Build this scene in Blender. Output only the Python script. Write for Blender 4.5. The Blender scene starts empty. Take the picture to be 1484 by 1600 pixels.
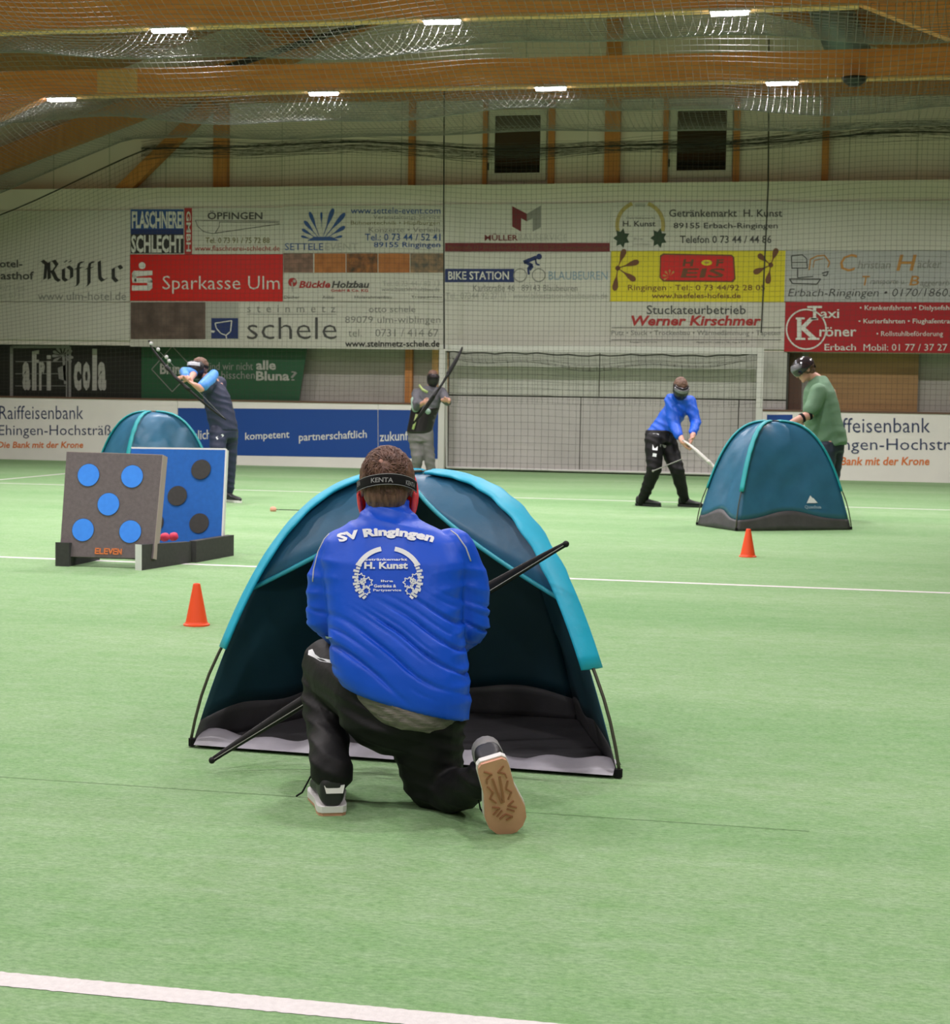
import bpy, bmesh, math, random
from mathutils import Vector, Matrix, noise
from mathutils.bvhtree import BVHTree

random.seed(7)
S = bpy.context.scene
COL = S.collection
pi = math.pi

# ------------------------------------------------------------------ camera
IW, IH, FPX = 1484.0, 1600.0, 2600.0
EYE = Vector((0, 0, 1.2))
PITCH, YAW, ROLL = math.atan(178 / FPX), math.radians(11.7), math.radians(0.92)
RC = Matrix.Rotation(YAW, 3, 'Z') @ Matrix.Rotation(pi / 2 - PITCH, 3, 'X') @ Matrix.Rotation(ROLL, 3, 'Z')
cam_d = bpy.data.cameras.new('camera')
cam_d.sensor_fit = 'HORIZONTAL'
cam_d.sensor_width = 36
cam_d.lens = FPX / IW * 36
cam_d.clip_start = 0.05
cam_d.clip_end = 200
cam_d.dof.use_dof = True
cam_d.dof.focus_distance = 4.95
cam_d.dof.aperture_fstop = 15
cam = bpy.data.objects.new('camera', cam_d)
COL.objects.link(cam)
cam.matrix_world = Matrix.Translation(EYE) @ RC.to_4x4()
S.camera = cam

# ------------------------------------------------------------------ world, view
S.view_settings.view_transform = 'Standard'
S.view_settings.look = 'None'
S.view_settings.gamma = 1
S.view_settings.use_curve_mapping = False
S.view_settings.exposure = -0.85
wd = bpy.data.worlds.new('world')
wd.use_nodes = True
wd.node_tree.nodes['Background'].inputs[0].default_value = (0.05, 0.055, 0.05, 1)
wd.node_tree.nodes['Background'].inputs[1].default_value = 0.2
S.world = wd
LAMP_W = 165.0
ROW_POWER = {22.8: 0.9, 18.65: 1.3, 14.5: 1.3, 10.35: 1.1, 6.2: 0.8, 2.05: 0.70, -2.1: 0.5}          # watts of each hall lamp
LAMP_SPREAD = 2.75
LAMP_COL = (1.0, 0.935, 0.955)

# ------------------------------------------------------------------ where things stand
def ray(x, y):
    return RC @ Vector(((x - IW / 2) / FPX, -(y - IH / 2) / FPX, -1))
def at(x, y, Y):            # the point of the plane Y = const seen at photo position x, y
    r = ray(x, y)
    return EYE + r * (Y / r.y)
def gnd(x, y, z=0.0):       # the point of the turf
    r = ray(x, y)
    return EYE + r * ((z - EYE.z) / r.z)
def dep(x, y, d):           # the point at distance d along the view axis
    return EYE + ray(x, y) * d

# ------------------------------------------------------------------ materials
def mat(name, col, rough=0.6, metal=0.0, spec=0.5, var=0.0, vscale=8.0, bump=0.0, bscale=60.0,
        emit=None, estr=0.0, col2=None, stretch=None, sheen=0.0, coat=0.0, trans=0.0, alpha=1.0):
    m = bpy.data.materials.new(name)
    m.use_nodes = True
    nt = m.node_tree
    b = nt.nodes['Principled BSDF']
    b.inputs['Roughness'].default_value = rough
    b.inputs['Metallic'].default_value = metal
    b.inputs['Specular IOR Level'].default_value = spec
    b.inputs['Coat Weight'].default_value = coat
    b.inputs['Sheen Weight'].default_value = sheen
    b.inputs['Transmission Weight'].default_value = trans
    b.inputs['Alpha'].default_value = alpha
    c = (*col, 1)
    b.inputs['Base Color'].default_value = c
    tc = nt.nodes.new('ShaderNodeTexCoord')
    src = tc.outputs['Object']
    if stretch:
        mp = nt.nodes.new('ShaderNodeMapping')
        mp.inputs['Scale'].default_value = stretch
        nt.links.new(src, mp.inputs['Vector'])
        src = mp.outputs['Vector']
    if var or col2:
        n = nt.nodes.new('ShaderNodeTexNoise')
        n.inputs['Scale'].default_value = vscale
        n.inputs['Detail'].default_value = 5
        nt.links.new(src, n.inputs['Vector'])
        r = nt.nodes.new('ShaderNodeValToRGB')
        r.color_ramp.elements[0].position = 0.32
        r.color_ramp.elements[1].position = 0.68
        c2 = col2 or tuple(min(1, v * (1 + var)) for v in col)
        r.color_ramp.elements[0].color = (*(v * (1 - var) for v in col), 1)
        r.color_ramp.elements[1].color = (*c2, 1)
        nt.links.new(n.outputs['Fac'], r.inputs['Fac'])
        nt.links.new(r.outputs['Color'], b.inputs['Base Color'])
    if bump:
        n2 = nt.nodes.new('ShaderNodeTexNoise')
        n2.inputs['Scale'].default_value = bscale
        n2.inputs['Detail'].default_value = 4
        nt.links.new(src, n2.inputs['Vector'])
        bp = nt.nodes.new('ShaderNodeBump')
        bp.inputs['Strength'].default_value = bump
        bp.inputs['Distance'].default_value = 0.01
        nt.links.new(n2.outputs['Fac'], bp.inputs['Height'])
        nt.links.new(bp.outputs['Normal'], b.inputs['Normal'])
    if emit:
        b.inputs['Emission Color'].default_value = (*emit, 1)
        b.inputs['Emission Strength'].default_value = estr
    return m

def turf_material():
    m = bpy.data.materials.new('turf')
    m.use_nodes = True
    nt = m.node_tree
    b = nt.nodes['Principled BSDF']
    b.inputs['Roughness'].default_value = 0.85
    b.inputs['Specular IOR Level'].default_value = 0.15
    tc = nt.nodes.new('ShaderNodeTexCoord')
    def nz(scale, detail, rough=0.6, sc=None):
        n = nt.nodes.new('ShaderNodeTexNoise')
        n.inputs['Scale'].default_value = scale
        n.inputs['Detail'].default_value = detail
        n.inputs['Roughness'].default_value = rough
        if sc:
            mp = nt.nodes.new('ShaderNodeMapping')
            mp.inputs['Scale'].default_value = sc
            nt.links.new(tc.outputs['Object'], mp.inputs['Vector'])
            nt.links.new(mp.outputs['Vector'], n.inputs['Vector'])
        else:
            nt.links.new(tc.outputs['Object'], n.inputs['Vector'])
        return n
    def ramp(n, p0, c0, p1, c1):
        r = nt.nodes.new('ShaderNodeValToRGB')
        r.color_ramp.elements[0].position, r.color_ramp.elements[1].position = p0, p1
        r.color_ramp.elements[0].color, r.color_ramp.elements[1].color = (*c0, 1), (*c1, 1)
        nt.links.new(n.outputs['Fac'], r.inputs['Fac'])
        return r
    def mix(a, c, fac, mode='MULTIPLY'):
        x = nt.nodes.new('ShaderNodeMix')
        x.data_type = 'RGBA'
        x.blend_type = mode
        x.inputs[0].default_value = fac
        nt.links.new(a, x.inputs[6])
        nt.links.new(c, x.inputs[7])
        return x.outputs[2]
    big = ramp(nz(0.7, 3, sc=(0.35, 1.3, 1)), 0.3, TURF_A, 0.7, TURF_B)
    mid = ramp(nz(11, 5, 0.72, (0.7, 1.3, 1)), 0.3, (0.80, 0.90, 0.76), 0.7, (1.16, 1.04, 1.24))
    fine = ramp(nz(75, 5, 0.85, (0.6, 1.2, 1)), 0.32, (0.52, 0.62, 0.52), 0.70, (1.40, 1.28, 1.42))
    o = mix(big.outputs['Color'], mid.outputs['Color'], 0.9)
    o = mix(o, fine.outputs['Color'], 0.85)
    nt.links.new(o, b.inputs['Base Color'])
    hb = nz(180, 3, 0.8)
    bp = nt.nodes.new('ShaderNodeBump')
    bp.inputs['Strength'].default_value = 0.5
    bp.inputs['Distance'].default_value = 0.008
    nt.links.new(hb.outputs['Fac'], bp.inputs['Height'])
    nt.links.new(bp.outputs['Normal'], b.inputs['Normal'])
    return m
TURF_A, TURF_B = (0.215, 0.395, 0.168), (0.305, 0.47, 0.240)

def wood_material(name, c1, c2, scale=(1, 1, 1)):
    m = bpy.data.materials.new(name)
    m.use_nodes = True
    nt = m.node_tree
    b = nt.nodes['Principled BSDF']
    b.inputs['Roughness'].default_value = 0.55
    tc = nt.nodes.new('ShaderNodeTexCoord')
    mp = nt.nodes.new('ShaderNodeMapping')
    mp.inputs['Scale'].default_value = scale
    nt.links.new(tc.outputs['Object'], mp.inputs['Vector'])
    n = nt.nodes.new('ShaderNodeTexNoise')
    n.inputs['Scale'].default_value = 3
    n.inputs['Detail'].default_value = 6
    nt.links.new(mp.outputs['Vector'], n.inputs['Vector'])
    r = nt.nodes.new('ShaderNodeValToRGB')
    r.color_ramp.elements[0].position, r.color_ramp.elements[1].position = 0.3, 0.7
    r.color_ramp.elements[0].color, r.color_ramp.elements[1].color = (*c1, 1), (*c2, 1)
    nt.links.new(n.outputs['Fac'], r.inputs['Fac'])
    nt.links.new(r.outputs['Color'], b.inputs['Base Color'])
    return m

M = {}
M['turf'] = turf_material()
M['line'] = mat('line_white', (0.70, 0.675, 0.665), 0.8, var=0.06, vscale=60, bump=0.4, bscale=200)
M['beam'] = wood_material('glulam', (0.74, 0.27, 0.08), (0.86, 0.37, 0.125), (0.5, 6, 7))
M['post'] = wood_material('post_wood', (0.48, 0.19, 0.05), (0.60, 0.26, 0.075), (6, 6, 0.5))
M['ply'] = wood_material('plywood', (0.30, 0.17, 0.07), (0.38, 0.22, 0.09), (0.6, 3, 4))
M['yellow_wood'] = wood_material('yellow_wood', (0.74, 0.42, 0.17), (0.84, 0.50, 0.22), (6, 6, 0.5))
M['cladding'] = mat('cladding', (0.74, 0.69, 0.63), 0.6, var=0.05, vscale=1.2)
M['panel'] = mat('panel', (0.50, 0.50, 0.45), 0.6, var=0.07, vscale=1.5)
M['panel_low'] = mat('panel_low', (0.50, 0.47, 0.46), 0.6, var=0.08, vscale=1.5)
M['recess'] = mat('recess', (0.40, 0.38, 0.34), 0.7, var=0.08, vscale=1.5)
M['roofing'] = wood_material('roof_boards', (0.40, 0.19, 0.075), (0.52, 0.26, 0.11), (4, 0.4, 4))
M['sidewall'] = mat('sidewall', (0.45, 0.45, 0.40), 0.7, var=0.05, vscale=1)
M['board'] = mat('board_white', (0.86, 0.83, 0.80), 0.4, var=0.03, vscale=2)
M['board_blue'] = mat('board_blue', (0.010, 0.065, 0.32), 0.4)
M['ban_white'] = mat('banner_white', (0.60, 0.59, 0.53), 0.5, var=0.03, vscale=2)
M['ban_grey'] = mat('banner_grey', (0.44, 0.45, 0.45), 0.5, var=0.03, vscale=2)
M['ban_red'] = mat('banner_red', (0.62, 0.010, 0.006), 0.45)
M['ban_dred'] = mat('banner_dark_red', (0.40, 0.006, 0.014), 0.45)
M['ban_yellow'] = mat('banner_yellow', (0.70, 0.60, 0.015), 0.45)
M['ban_black'] = mat('banner_black', (0.012, 0.012, 0.010), 0.45)
M['ban_green'] = mat('banner_green', (0.014, 0.085, 0.035), 0.45)
M['ink_black'] = mat('ink_black', (0.025, 0.025, 0.025), 0.6)
M['ink_dark'] = mat('ink_dark', (0.07, 0.07, 0.07), 0.6)
M['ink_grey'] = mat('ink_grey', (0.26, 0.26, 0.24), 0.6)
M['ink_pale'] = mat('ink_pale', (0.42, 0.42, 0.38), 0.6)
M['ink_white'] = mat('ink_white', (0.72, 0.72, 0.68), 0.6)
M['ink_blue'] = mat('ink_blue', (0.03, 0.09, 0.30), 0.6)
M['ink_navy'] = mat('ink_navy', (0.012, 0.03, 0.14), 0.6)
M['ink_board'] = mat('ink_board_navy', (0.035, 0.05, 0.13), 0.6)
M['turf_seam'] = mat('turf_seam', (0.10, 0.19, 0.075), 0.9)
M['ink_lblue'] = mat('ink_light_blue', (0.25, 0.36, 0.46), 0.6)
M['ink_red'] = mat('ink_red', (0.42, 0.03, 0.03), 0.6)
M['ink_dred'] = mat('ink_dark_red', (0.16, 0.015, 0.02), 0.6)
M['ink_orange'] = mat('ink_orange', (0.75, 0.20, 0.05), 0.6)
M['ink_ochre'] = mat('ink_ochre', (0.50, 0.24, 0.06), 0.6)
M['ink_olive'] = mat('ink_olive', (0.22, 0.20, 0.09), 0.6)
M['ink_gold'] = mat('ink_gold', (0.45, 0.36, 0.12), 0.6)
M['ink_leaf'] = mat('ink_leaf', (0.02, 0.05, 0.02), 0.6)
M['ink_brown'] = mat('ink_brown', (0.16, 0.06, 0.02), 0.6)
M['print_stone'] = mat('print_stone', (0.07, 0.045, 0.038), 0.6, vscale=4, col2=(0.16, 0.11, 0.09))
M['print_pink'] = mat('print_pink', (0.34, 0.18, 0.14), 0.6, vscale=7, col2=(0.14, 0.09, 0.07))
M['print_orange'] = mat('print_orange', (0.50, 0.18, 0.05), 0.6, vscale=6, col2=(0.36, 0.12, 0.03))
M['print_dark'] = mat('print_dark', (0.42, 0.15, 0.04), 0.6, vscale=8, col2=(0.04, 0.03, 0.02))
M['print_mix'] = mat('print_mix', (0.36, 0.22, 0.12), 0.6, vscale=9, col2=(0.10, 0.09, 0.07))
M['white_metal'] = mat('white_metal', (0.62, 0.62, 0.58), 0.4)
M['net'] = mat('net_cord', (0.16, 0.16, 0.15), 0.3, spec=1.0)
M['wallnet'] = mat('wall_net_cord', (0.06, 0.06, 0.05), 0.6, spec=0.3)
M['goalnet'] = mat('goal_net_cord', (0.06, 0.06, 0.055), 0.7)
M['rope'] = mat('rope', (0.03, 0.03, 0.028), 0.8)
M['window_frame'] = mat('window_frame', (0.60, 0.60, 0.55), 0.4)
M['glass_dark'] = mat('glass_dark', (0.012, 0.012, 0.012), 0.05, spec=0.8)
M['lamp_body'] = mat('lamp_body', (0.6, 0.6, 0.58), 0.4)
M['lamp_glow'] = mat('lamp_glow', (1, 1, 1), 0.4, emit=LAMP_COL, estr=60)
M['steel_dark'] = mat('steel_dark', (0.025, 0.027, 0.027), 0.5)
M['duct'] = mat('duct', (0.20, 0.23, 0.25), 0.4, metal=0.3)
M['tent'] = mat('tent_fabric', (0.028, 0.125, 0.225), 0.38, var=0.10, vscale=5, spec=0.5, bump=0.35, bscale=9)
M['tent_lining_shade'] = mat('tent_lining_shade', (0.006, 0.045, 0.068), 0.6)  # inner coat, its colour darkened to carry the shade inside the tent
M['tent_sleeve'] = mat('tent_sleeve', (0.006, 0.41, 0.62), 0.5, var=0.06, vscale=9, bump=0.25, bscale=22)
M['tent_sleeve2'] = mat('tent_sleeve_green', (0.008, 0.30, 0.34), 0.5, var=0.06, vscale=9, bump=0.2, bscale=22)
M['tent_seam'] = mat('tent_seam', (0.03, 0.36, 0.46), 0.5)
M['tent_skirt'] = mat('tent_skirt', (0.065, 0.064, 0.068), 0.5, var=0.15, vscale=9, bump=0.3, bscale=16)
M['tent_sheet'] = mat('tent_ground_sheet', (0.33, 0.32, 0.36), 0.5, var=0.15, vscale=7, bump=0.5, bscale=9)
M['pole'] = mat('tent_pole', (0.06, 0.06, 0.04), 0.4)
M['cone'] = mat('cone_orange', (0.95, 0.085, 0.02), 0.45, emit=None)
M['foam_grey'] = mat('foam_grey', (0.145, 0.118, 0.128), 0.85, var=0.10, vscale=40, bump=0.2, bscale=150)
M['foam_greyedge'] = mat('foam_grey_edge', (0.40, 0.32, 0.31), 0.85)
M['foam_blue'] = mat('foam_blue', (0.012, 0.125, 0.50), 0.8, var=0.06, vscale=30)
M['spot_blue'] = mat('spot_blue', (0.045, 0.27, 1.0), 0.75, var=0.05, vscale=30)
M['spot_dark'] = mat('spot_dark', (0.05, 0.047, 0.047), 0.85, var=0.08, vscale=40)
M['foam_white'] = mat('foam_white', (0.75, 0.75, 0.76), 0.7)
M['foam_dark'] = mat('foam_dark', (0.05, 0.05, 0.05), 0.85, var=0.1, vscale=40)
M['foam_pink'] = mat('foam_pink', (0.85, 0.06, 0.13), 0.6)
M['bow_black'] = mat('bow_black', (0.010, 0.010, 0.010), 0.55, spec=0.3)
M['bow_pale'] = mat('bow_pale', (0.50, 0.50, 0.46), 0.4)
M['bow_silver'] = mat('bow_silver', (0.45, 0.46, 0.45), 0.35)
M['string'] = mat('bow_string', (0.25, 0.25, 0.23), 0.5)
M['skin'] = mat('skin', (0.62, 0.33, 0.25), 0.55, var=0.08, vscale=12)
M['hair'] = mat('hair_brown', (0.075, 0.032, 0.022), 0.5, vscale=14, col2=(0.22, 0.11, 0.075), stretch=(6, 6, 1), bump=0.35, bscale=30)
M['hair_lt'] = mat('hair_light', (0.14, 0.075, 0.05), 0.6, var=0.3, vscale=40)
M['scalp'] = mat('scalp', (0.42, 0.21, 0.16), 0.5, var=0.1, vscale=30)
M['jersey'] = mat('jersey_blue', (0.002, 0.082, 0.66), 0.45, var=0.04, vscale=10, bump=0.08, bscale=45, spec=0.35)
M['jersey2'] = mat('jersey_blue_far', (0.004, 0.095, 0.62), 0.5, var=0.08, vscale=9, bump=0.3, bscale=18)
M['piping'] = mat('piping', (0.55, 0.55, 0.62), 0.5)
M['print_white'] = mat('print_white', (0.78, 0.80, 0.84), 0.5)
M['pants'] = mat('pants_black', (0.006, 0.006, 0.007), 0.6, spec=0.25, var=0.1, vscale=12, bump=0.25, bscale=22)
M['navy'] = mat('navy_cloth', (0.017, 0.024, 0.060), 0.6, var=0.12, vscale=10, bump=0.3, bscale=18)
M['sky_cloth'] = mat('light_blue_cloth', (0.07, 0.27, 0.72), 0.5)
M['tshirt_grey'] = mat('tshirt_grey', (0.17, 0.15, 0.135), 0.8, var=0.3, vscale=25, stretch=(1, 1, 4), bump=0.8, bscale=25)
M['grey_cloth'] = mat('grey_cloth', (0.10, 0.10, 0.115), 0.7, var=0.1, vscale=10)
M['grey_pants'] = mat('grey_pants', (0.17, 0.165, 0.165), 0.7, var=0.12, vscale=9, bump=0.3, bscale=16)
M['mint'] = mat('mint_cloth', (0.30, 0.42, 0.36), 0.7)
M['lime'] = mat('lime_cloth', (0.45, 0.55, 0.22), 0.6)
M['green_shirt'] = mat('green_shirt', (0.120, 0.225, 0.135), 0.75, var=0.08, vscale=7, bump=0.3, bscale=14)
M['jeans'] = mat('jeans', (0.018, 0.028, 0.05), 0.7, var=0.2, vscale=12)
M['mask_black'] = mat('mask_black', (0.015, 0.013, 0.015), 0.3)
M['mask_gloss'] = mat('mask_gloss', (0.022, 0.017, 0.022), 0.16, coat=0.5)
M['lens'] = mat('mask_lens', (0.16, 0.16, 0.18), 0.12, spec=0.8)
M['mask_red'] = mat('mask_red', (0.95, 0.07, 0.08), 0.45)
M['strap'] = mat('strap_black', (0.008, 0.008, 0.009), 0.8, spec=0.2)
M['lens_pale'] = mat('mask_lens_pale', (0.52, 0.52, 0.56), 0.2)
M['strap_grey'] = mat('strap_grey', (0.26, 0.26, 0.27), 0.6)
M['shoe'] = mat('shoe_black', (0.014, 0.015, 0.017), 0.5)
M['shoe_white'] = mat('shoe_white', (0.74, 0.74, 0.72), 0.5)
M['gum'] = mat('gum_sole', (0.66, 0.325, 0.22), 0.55, var=0.06, vscale=20)
M['gum_dark'] = mat('gum_sole_tread', (0.36, 0.14, 0.07), 0.6)
M['sock'] = mat('sock', (0.22, 0.22, 0.22), 0.8)
M['trim_brown'] = mat('trim_brown', (0.14, 0.075, 0.05), 0.6)
M['groove'] = mat('groove', (0.07, 0.07, 0.06), 0.8)

# ------------------------------------------------------------------ objects
def origin_of(o):
    v = Vector((0, 0, 0))
    while o is not None:
        v = v + o.location
        o = o.parent
    return v
def tag(o, label=None, cat=None, group=None, kind=None):
    if label: o['label'] = label
    if cat: o['category'] = cat
    if group: o['group'] = group
    if kind: o['kind'] = kind
    return o
def thing(name, loc, label, cat, group=None):
    o = bpy.data.objects.new(name, None)
    o.empty_display_size = 0.1
    o.location = loc
    COL.objects.link(o)
    return tag(o, label, cat, group)

class MB:
    """collects shapes in world coordinates, links them as one mesh object"""
    def __init__(s):
        s.v, s.f = [], []
    def add(s, vs, fs):
        k = len(s.v)
        s.v += [Vector(p) for p in vs]
        s.f += [tuple(i + k for i in q) for q in fs]
        return s
    def box(s, a, b):
        x0, y0, z0 = a; x1, y1, z1 = b
        return s.add([(x0, y0, z0), (x1, y0, z0), (x1, y1, z0), (x0, y1, z0), (x0, y0, z1), (x1, y0, z1), (x1, y1, z1), (x0, y1, z1)],
                     [(0, 3, 2, 1), (4, 5, 6, 7), (0, 1, 5, 4), (1, 2, 6, 5), (2, 3, 7, 6), (3, 0, 4, 7)])
    def prism(s, poly, d):       # polygon (world points, one plane) thickened by the vector d
        n = len(poly)
        d = Vector(d)
        vs = [Vector(p) for p in poly] + [Vector(p) + d for p in poly]
        fs = [tuple(range(n)), tuple(range(2 * n - 1, n - 1, -1))] + [(i, i + n, (i + 1) % n + n, (i + 1) % n) for i in range(n)]
        return s.add(vs, fs)
    def hexa(s, q, d):           # four corners and a thickness
        return s.prism(q, d)
    def loft(s, rings, n=20, p=2.0):   # rings of (centre, half-width vector, half-depth vector), superellipse power p
        vs, fs = [], []
        for c, u, v in rings:
            c, u, v = Vector(c), Vector(u), Vector(v)
            for i in range(n):
                t = 2 * pi * i / n
                ct, st = math.cos(t), math.sin(t)
                a = math.copysign(abs(ct) ** (2 / p), ct)
                b = math.copysign(abs(st) ** (2 / p), st)
                vs.append(c + u * a + v * b)
        m = len(rings)
        for j in range(m - 1):
            for i in range(n):
                fs.append((j * n + i, j * n + (i + 1) % n, (j + 1) * n + (i + 1) % n, (j + 1) * n + i))
        fs.append(tuple(range(n - 1, -1, -1)))
        fs.append(tuple(range((m - 1) * n, m * n)))
        return s.add(vs, fs)
    def tube(s, pts, r, n=6, flat=1.0, up=None):
        pts = [Vector(p) for p in pts]
        rs = r if isinstance(r, (list, tuple)) else [r] * len(pts)
        rings = []
        prev = None
        for i, p in enumerate(pts):
            t = (pts[min(i + 1, len(pts) - 1)] - pts[max(i - 1, 0)]).normalized()
            ref = up if up is not None else (prev if prev is not None else (Vector((0, 0, 1)) if abs(t.z) < 0.9 else Vector((1, 0, 0))))
            u = (ref - t * ref.dot(t))
            if u.length < 1e-6:
                u = t.orthogonal()
            u.normalize()
            prev = u
            w = t.cross(u)
            rings.append((p, u * rs[i], w * rs[i] * flat))
        return s.loft(rings, n)
    def ball(s, c, r, n=14, m=9, rot=None):
        c = Vector(c)
        r = (r, r, r) if not isinstance(r, (list, tuple)) else r
        rot = rot or Matrix.Identity(3)
        vs = [c + rot @ Vector((0, 0, -r[2]))]
        fs = []
        for j in range(1, m):
            a = -pi / 2 + pi * j / m
            for i in range(n):
                t = 2 * pi * i / n
                vs.append(c + rot @ Vector((r[0] * math.cos(a) * math.cos(t), r[1] * math.cos(a) * math.sin(t), r[2] * math.sin(a))))
        vs.append(c + rot @ Vector((0, 0, r[2])))
        L = len(vs) - 1
        for i in range(n):
            fs.append((0, 1 + (i + 1) % n, 1 + i))
            fs.append((L, 1 + (m - 2) * n + i, 1 + (m - 2) * n + (i + 1) % n))
        for j in range(m - 2):
            for i in range(n):
                fs.append((1 + j * n + i, 1 + j * n + (i + 1) % n, 1 + (j + 1) * n + (i + 1) % n, 1 + (j + 1) * n + i))
        return s.add(vs, fs)
    def limb(s, pr, n=14):       # chain of (point, radius): cones with a ball at every joint
        for i, (p, r) in enumerate(pr):
            s.ball(p, r, n, 9)
            if i:
                q, rq = pr[i - 1]
                a = (Vector(p) - Vector(q))
                if a.length > 1e-5:
                    a.normalize()
                    u = a.orthogonal().normalized()
                    w = a.cross(u)
                    s.loft([(q, u * rq, w * rq), (p, u * r, w * r)], n)
        return s
    def disc(s, c, u, v, d, n=28):
        c, u, v = Vector(c), Vector(u), Vector(v)
        return s.prism([c + u * math.cos(2 * pi * i / n) + v * math.sin(2 * pi * i / n) for i in range(n)], d)
    def ring(s, c, u, v, w, d, n=32):   # flat annulus, w = inner share
        c, u, v, d = Vector(c), Vector(u), Vector(v), Vector(d)
        for i in range(n):
            a, b = 2 * pi * i / n, 2 * pi * (i + 1) / n
            P = lambda t, k: c + (u * math.cos(t) + v * math.sin(t)) * k
            s.prism([P(a, 1), P(b, 1), P(b, w), P(a, w)], d)
        return s
    def grid(s, fn, nu, nv):
        vs = [fn(i / nu, j / nv) for j in range(nv + 1) for i in range(nu + 1)]
        fs = [(j * (nu + 1) + i, j * (nu + 1) + i + 1, (j + 1) * (nu + 1) + i + 1, (j + 1) * (nu + 1) + i) for j in range(nv) for i in range(nu)]
        return s.add(vs, fs)
    def mesh(s, name, off=Vector((0, 0, 0))):
        me = bpy.data.meshes.new(name)
        me.from_pydata([p - off for p in s.v], [], s.f)
        me.update()
        return me
    def build(s, name, m, parent=None, smooth=False, fix=True, loc=None):
        off = origin_of(parent) if parent else Vector(loc or (0, 0, 0))
        me = s.mesh(name, off)
        if fix:
            bm = bmesh.new(); bm.from_mesh(me)
            bmesh.ops.recalc_face_normals(bm, faces=bm.faces)
            bm.to_mesh(me); bm.free()
        me.materials.append(m)
        if smooth:
            me.polygons.foreach_set('use_smooth', [True] * len(me.polygons))
        o = bpy.data.objects.new(name, me)
        if parent: o.parent = parent
        elif loc: o.location = loc
        COL.objects.link(o)
        return o

def blob(mb, name, m, parent, voxel=0.012, it=6, fac=0.5, warp=None, cut=None):
    """melts the collected shapes into one continuous smooth skin"""
    off = origin_of(parent)
    me = mb.mesh('raw', off)
    bm = bmesh.new(); bm.from_mesh(me)
    bmesh.ops.recalc_face_normals(bm, faces=bm.faces)
    bm.to_mesh(me); bm.free()
    t = bpy.data.objects.new('raw', me)
    COL.objects.link(t)
    r = t.modifiers.new('r', 'REMESH'); r.mode = 'VOXEL'; r.voxel_size = voxel; r.use_smooth_shade = True
    k = t.modifiers.new('s', 'SMOOTH'); k.factor = fac; k.iterations = it
    dg = bpy.context.evaluated_depsgraph_get()
    ev = t.evaluated_get(dg)
    out = bpy.data.meshes.new_from_object(ev, depsgraph=dg)
    bpy.data.objects.remove(t); bpy.data.meshes.remove(me)
    out.name = name
    if warp:
        nrm = [v.normal.copy() for v in out.vertices]
        for v, nn in zip(out.vertices, nrm):
            v.co = v.co + nn * warp(v.co + off, nn)
    if cut:                       # list of (point, normal): drop what lies on the normal's side
        bm = bmesh.new(); bm.from_mesh(out)
        for p, nn in cut:
            bmesh.ops.bisect_plane(bm, geom=bm.verts[:] + bm.edges[:] + bm.faces[:], plane_co=Vector(p) - off, plane_no=nn, clear_outer=True)
        bm.to_mesh(out); bm.free()
    out.materials.clear(); out.materials.append(m)
    out.polygons.foreach_set('use_smooth', [True] * len(out.polygons))
    o = bpy.data.objects.new(name, out)
    o.parent = parent
    COL.objects.link(o)
    return o

# lettering: the built-in font, fitted into a box
def text_mesh(s, bold=0.0, shear=0.0, space=1.0):
    c = bpy.data.curves.new('t', 'FONT')
    c.body = s; c.size = 1; c.resolution_u = 2; c.offset = bold; c.shear = shear; c.space_character = space
    o = bpy.data.objects.new('t', c)
    COL.objects.link(o)
    dg = bpy.context.evaluated_depsgraph_get()
    me = bpy.data.meshes.new_from_object(o.evaluated_get(dg), depsgraph=dg)
    vs = [v.co.copy() for v in me.vertices]; fs = [tuple(p.vertices) for p in me.polygons]
    bpy.data.objects.remove(o); bpy.data.curves.remove(c); bpy.data.meshes.remove(me)
    x0 = min(v.x for v in vs); x1 = max(v.x for v in vs); y0 = min(v.y for v in vs); y1 = max(v.y for v in vs)
    return [((v.x - x0) / (x1 - x0), (v.y - y0) / (y1 - y0)) for v in vs], fs

# ------------------------------------------------------------------ hall: floor, walls, roof
XL, XR, YF, YB = -17.0, 9.5, -5.0, 28.3
def struct(o):
    o['kind'] = 'structure'
    return o
struct(MB().box((XL, YF, -0.1), (XR, YB, 0)).build('floor', M['turf']))
XM, EAVE, SL = -3.6, 5.15, 0.335
ZT = EAVE + SL * (XM - XL)
def roof_z(x):
    return EAVE + SL * (min(x, 2 * XM - x) - XL)
for nm, xa, xb in (('ceiling_left', XL, XM), ('ceiling_right', XM, XR)):
    struct(MB().prism([(xa, YF, roof_z(xa)), (xb, YF, roof_z(xb)), (xb, YB, roof_z(xb)), (xa, YB, roof_z(xa))], (0, 0, 0.12)).build(nm, M['roofing']))
struct(MB().box((XL - 0.2, YF, 0), (XL, YB, roof_z(XL) + 0.1)).build('wall_left', M['sidewall']))
struct(MB().box((XR, YF, 0), (XR + 0.2, YB, roof_z(XR) + 0.1)).build('wall_right', M['sidewall']))
prof = lambda Y: [(XL, Y, 0), (XR, Y, 0), (XR, Y, roof_z(XR)), (XM, Y, ZT), (XL, Y, roof_z(XL))]
struct(MB().prism(prof(YF), (0, -0.2, 0)).build('wall_front', M['sidewall']))

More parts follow.
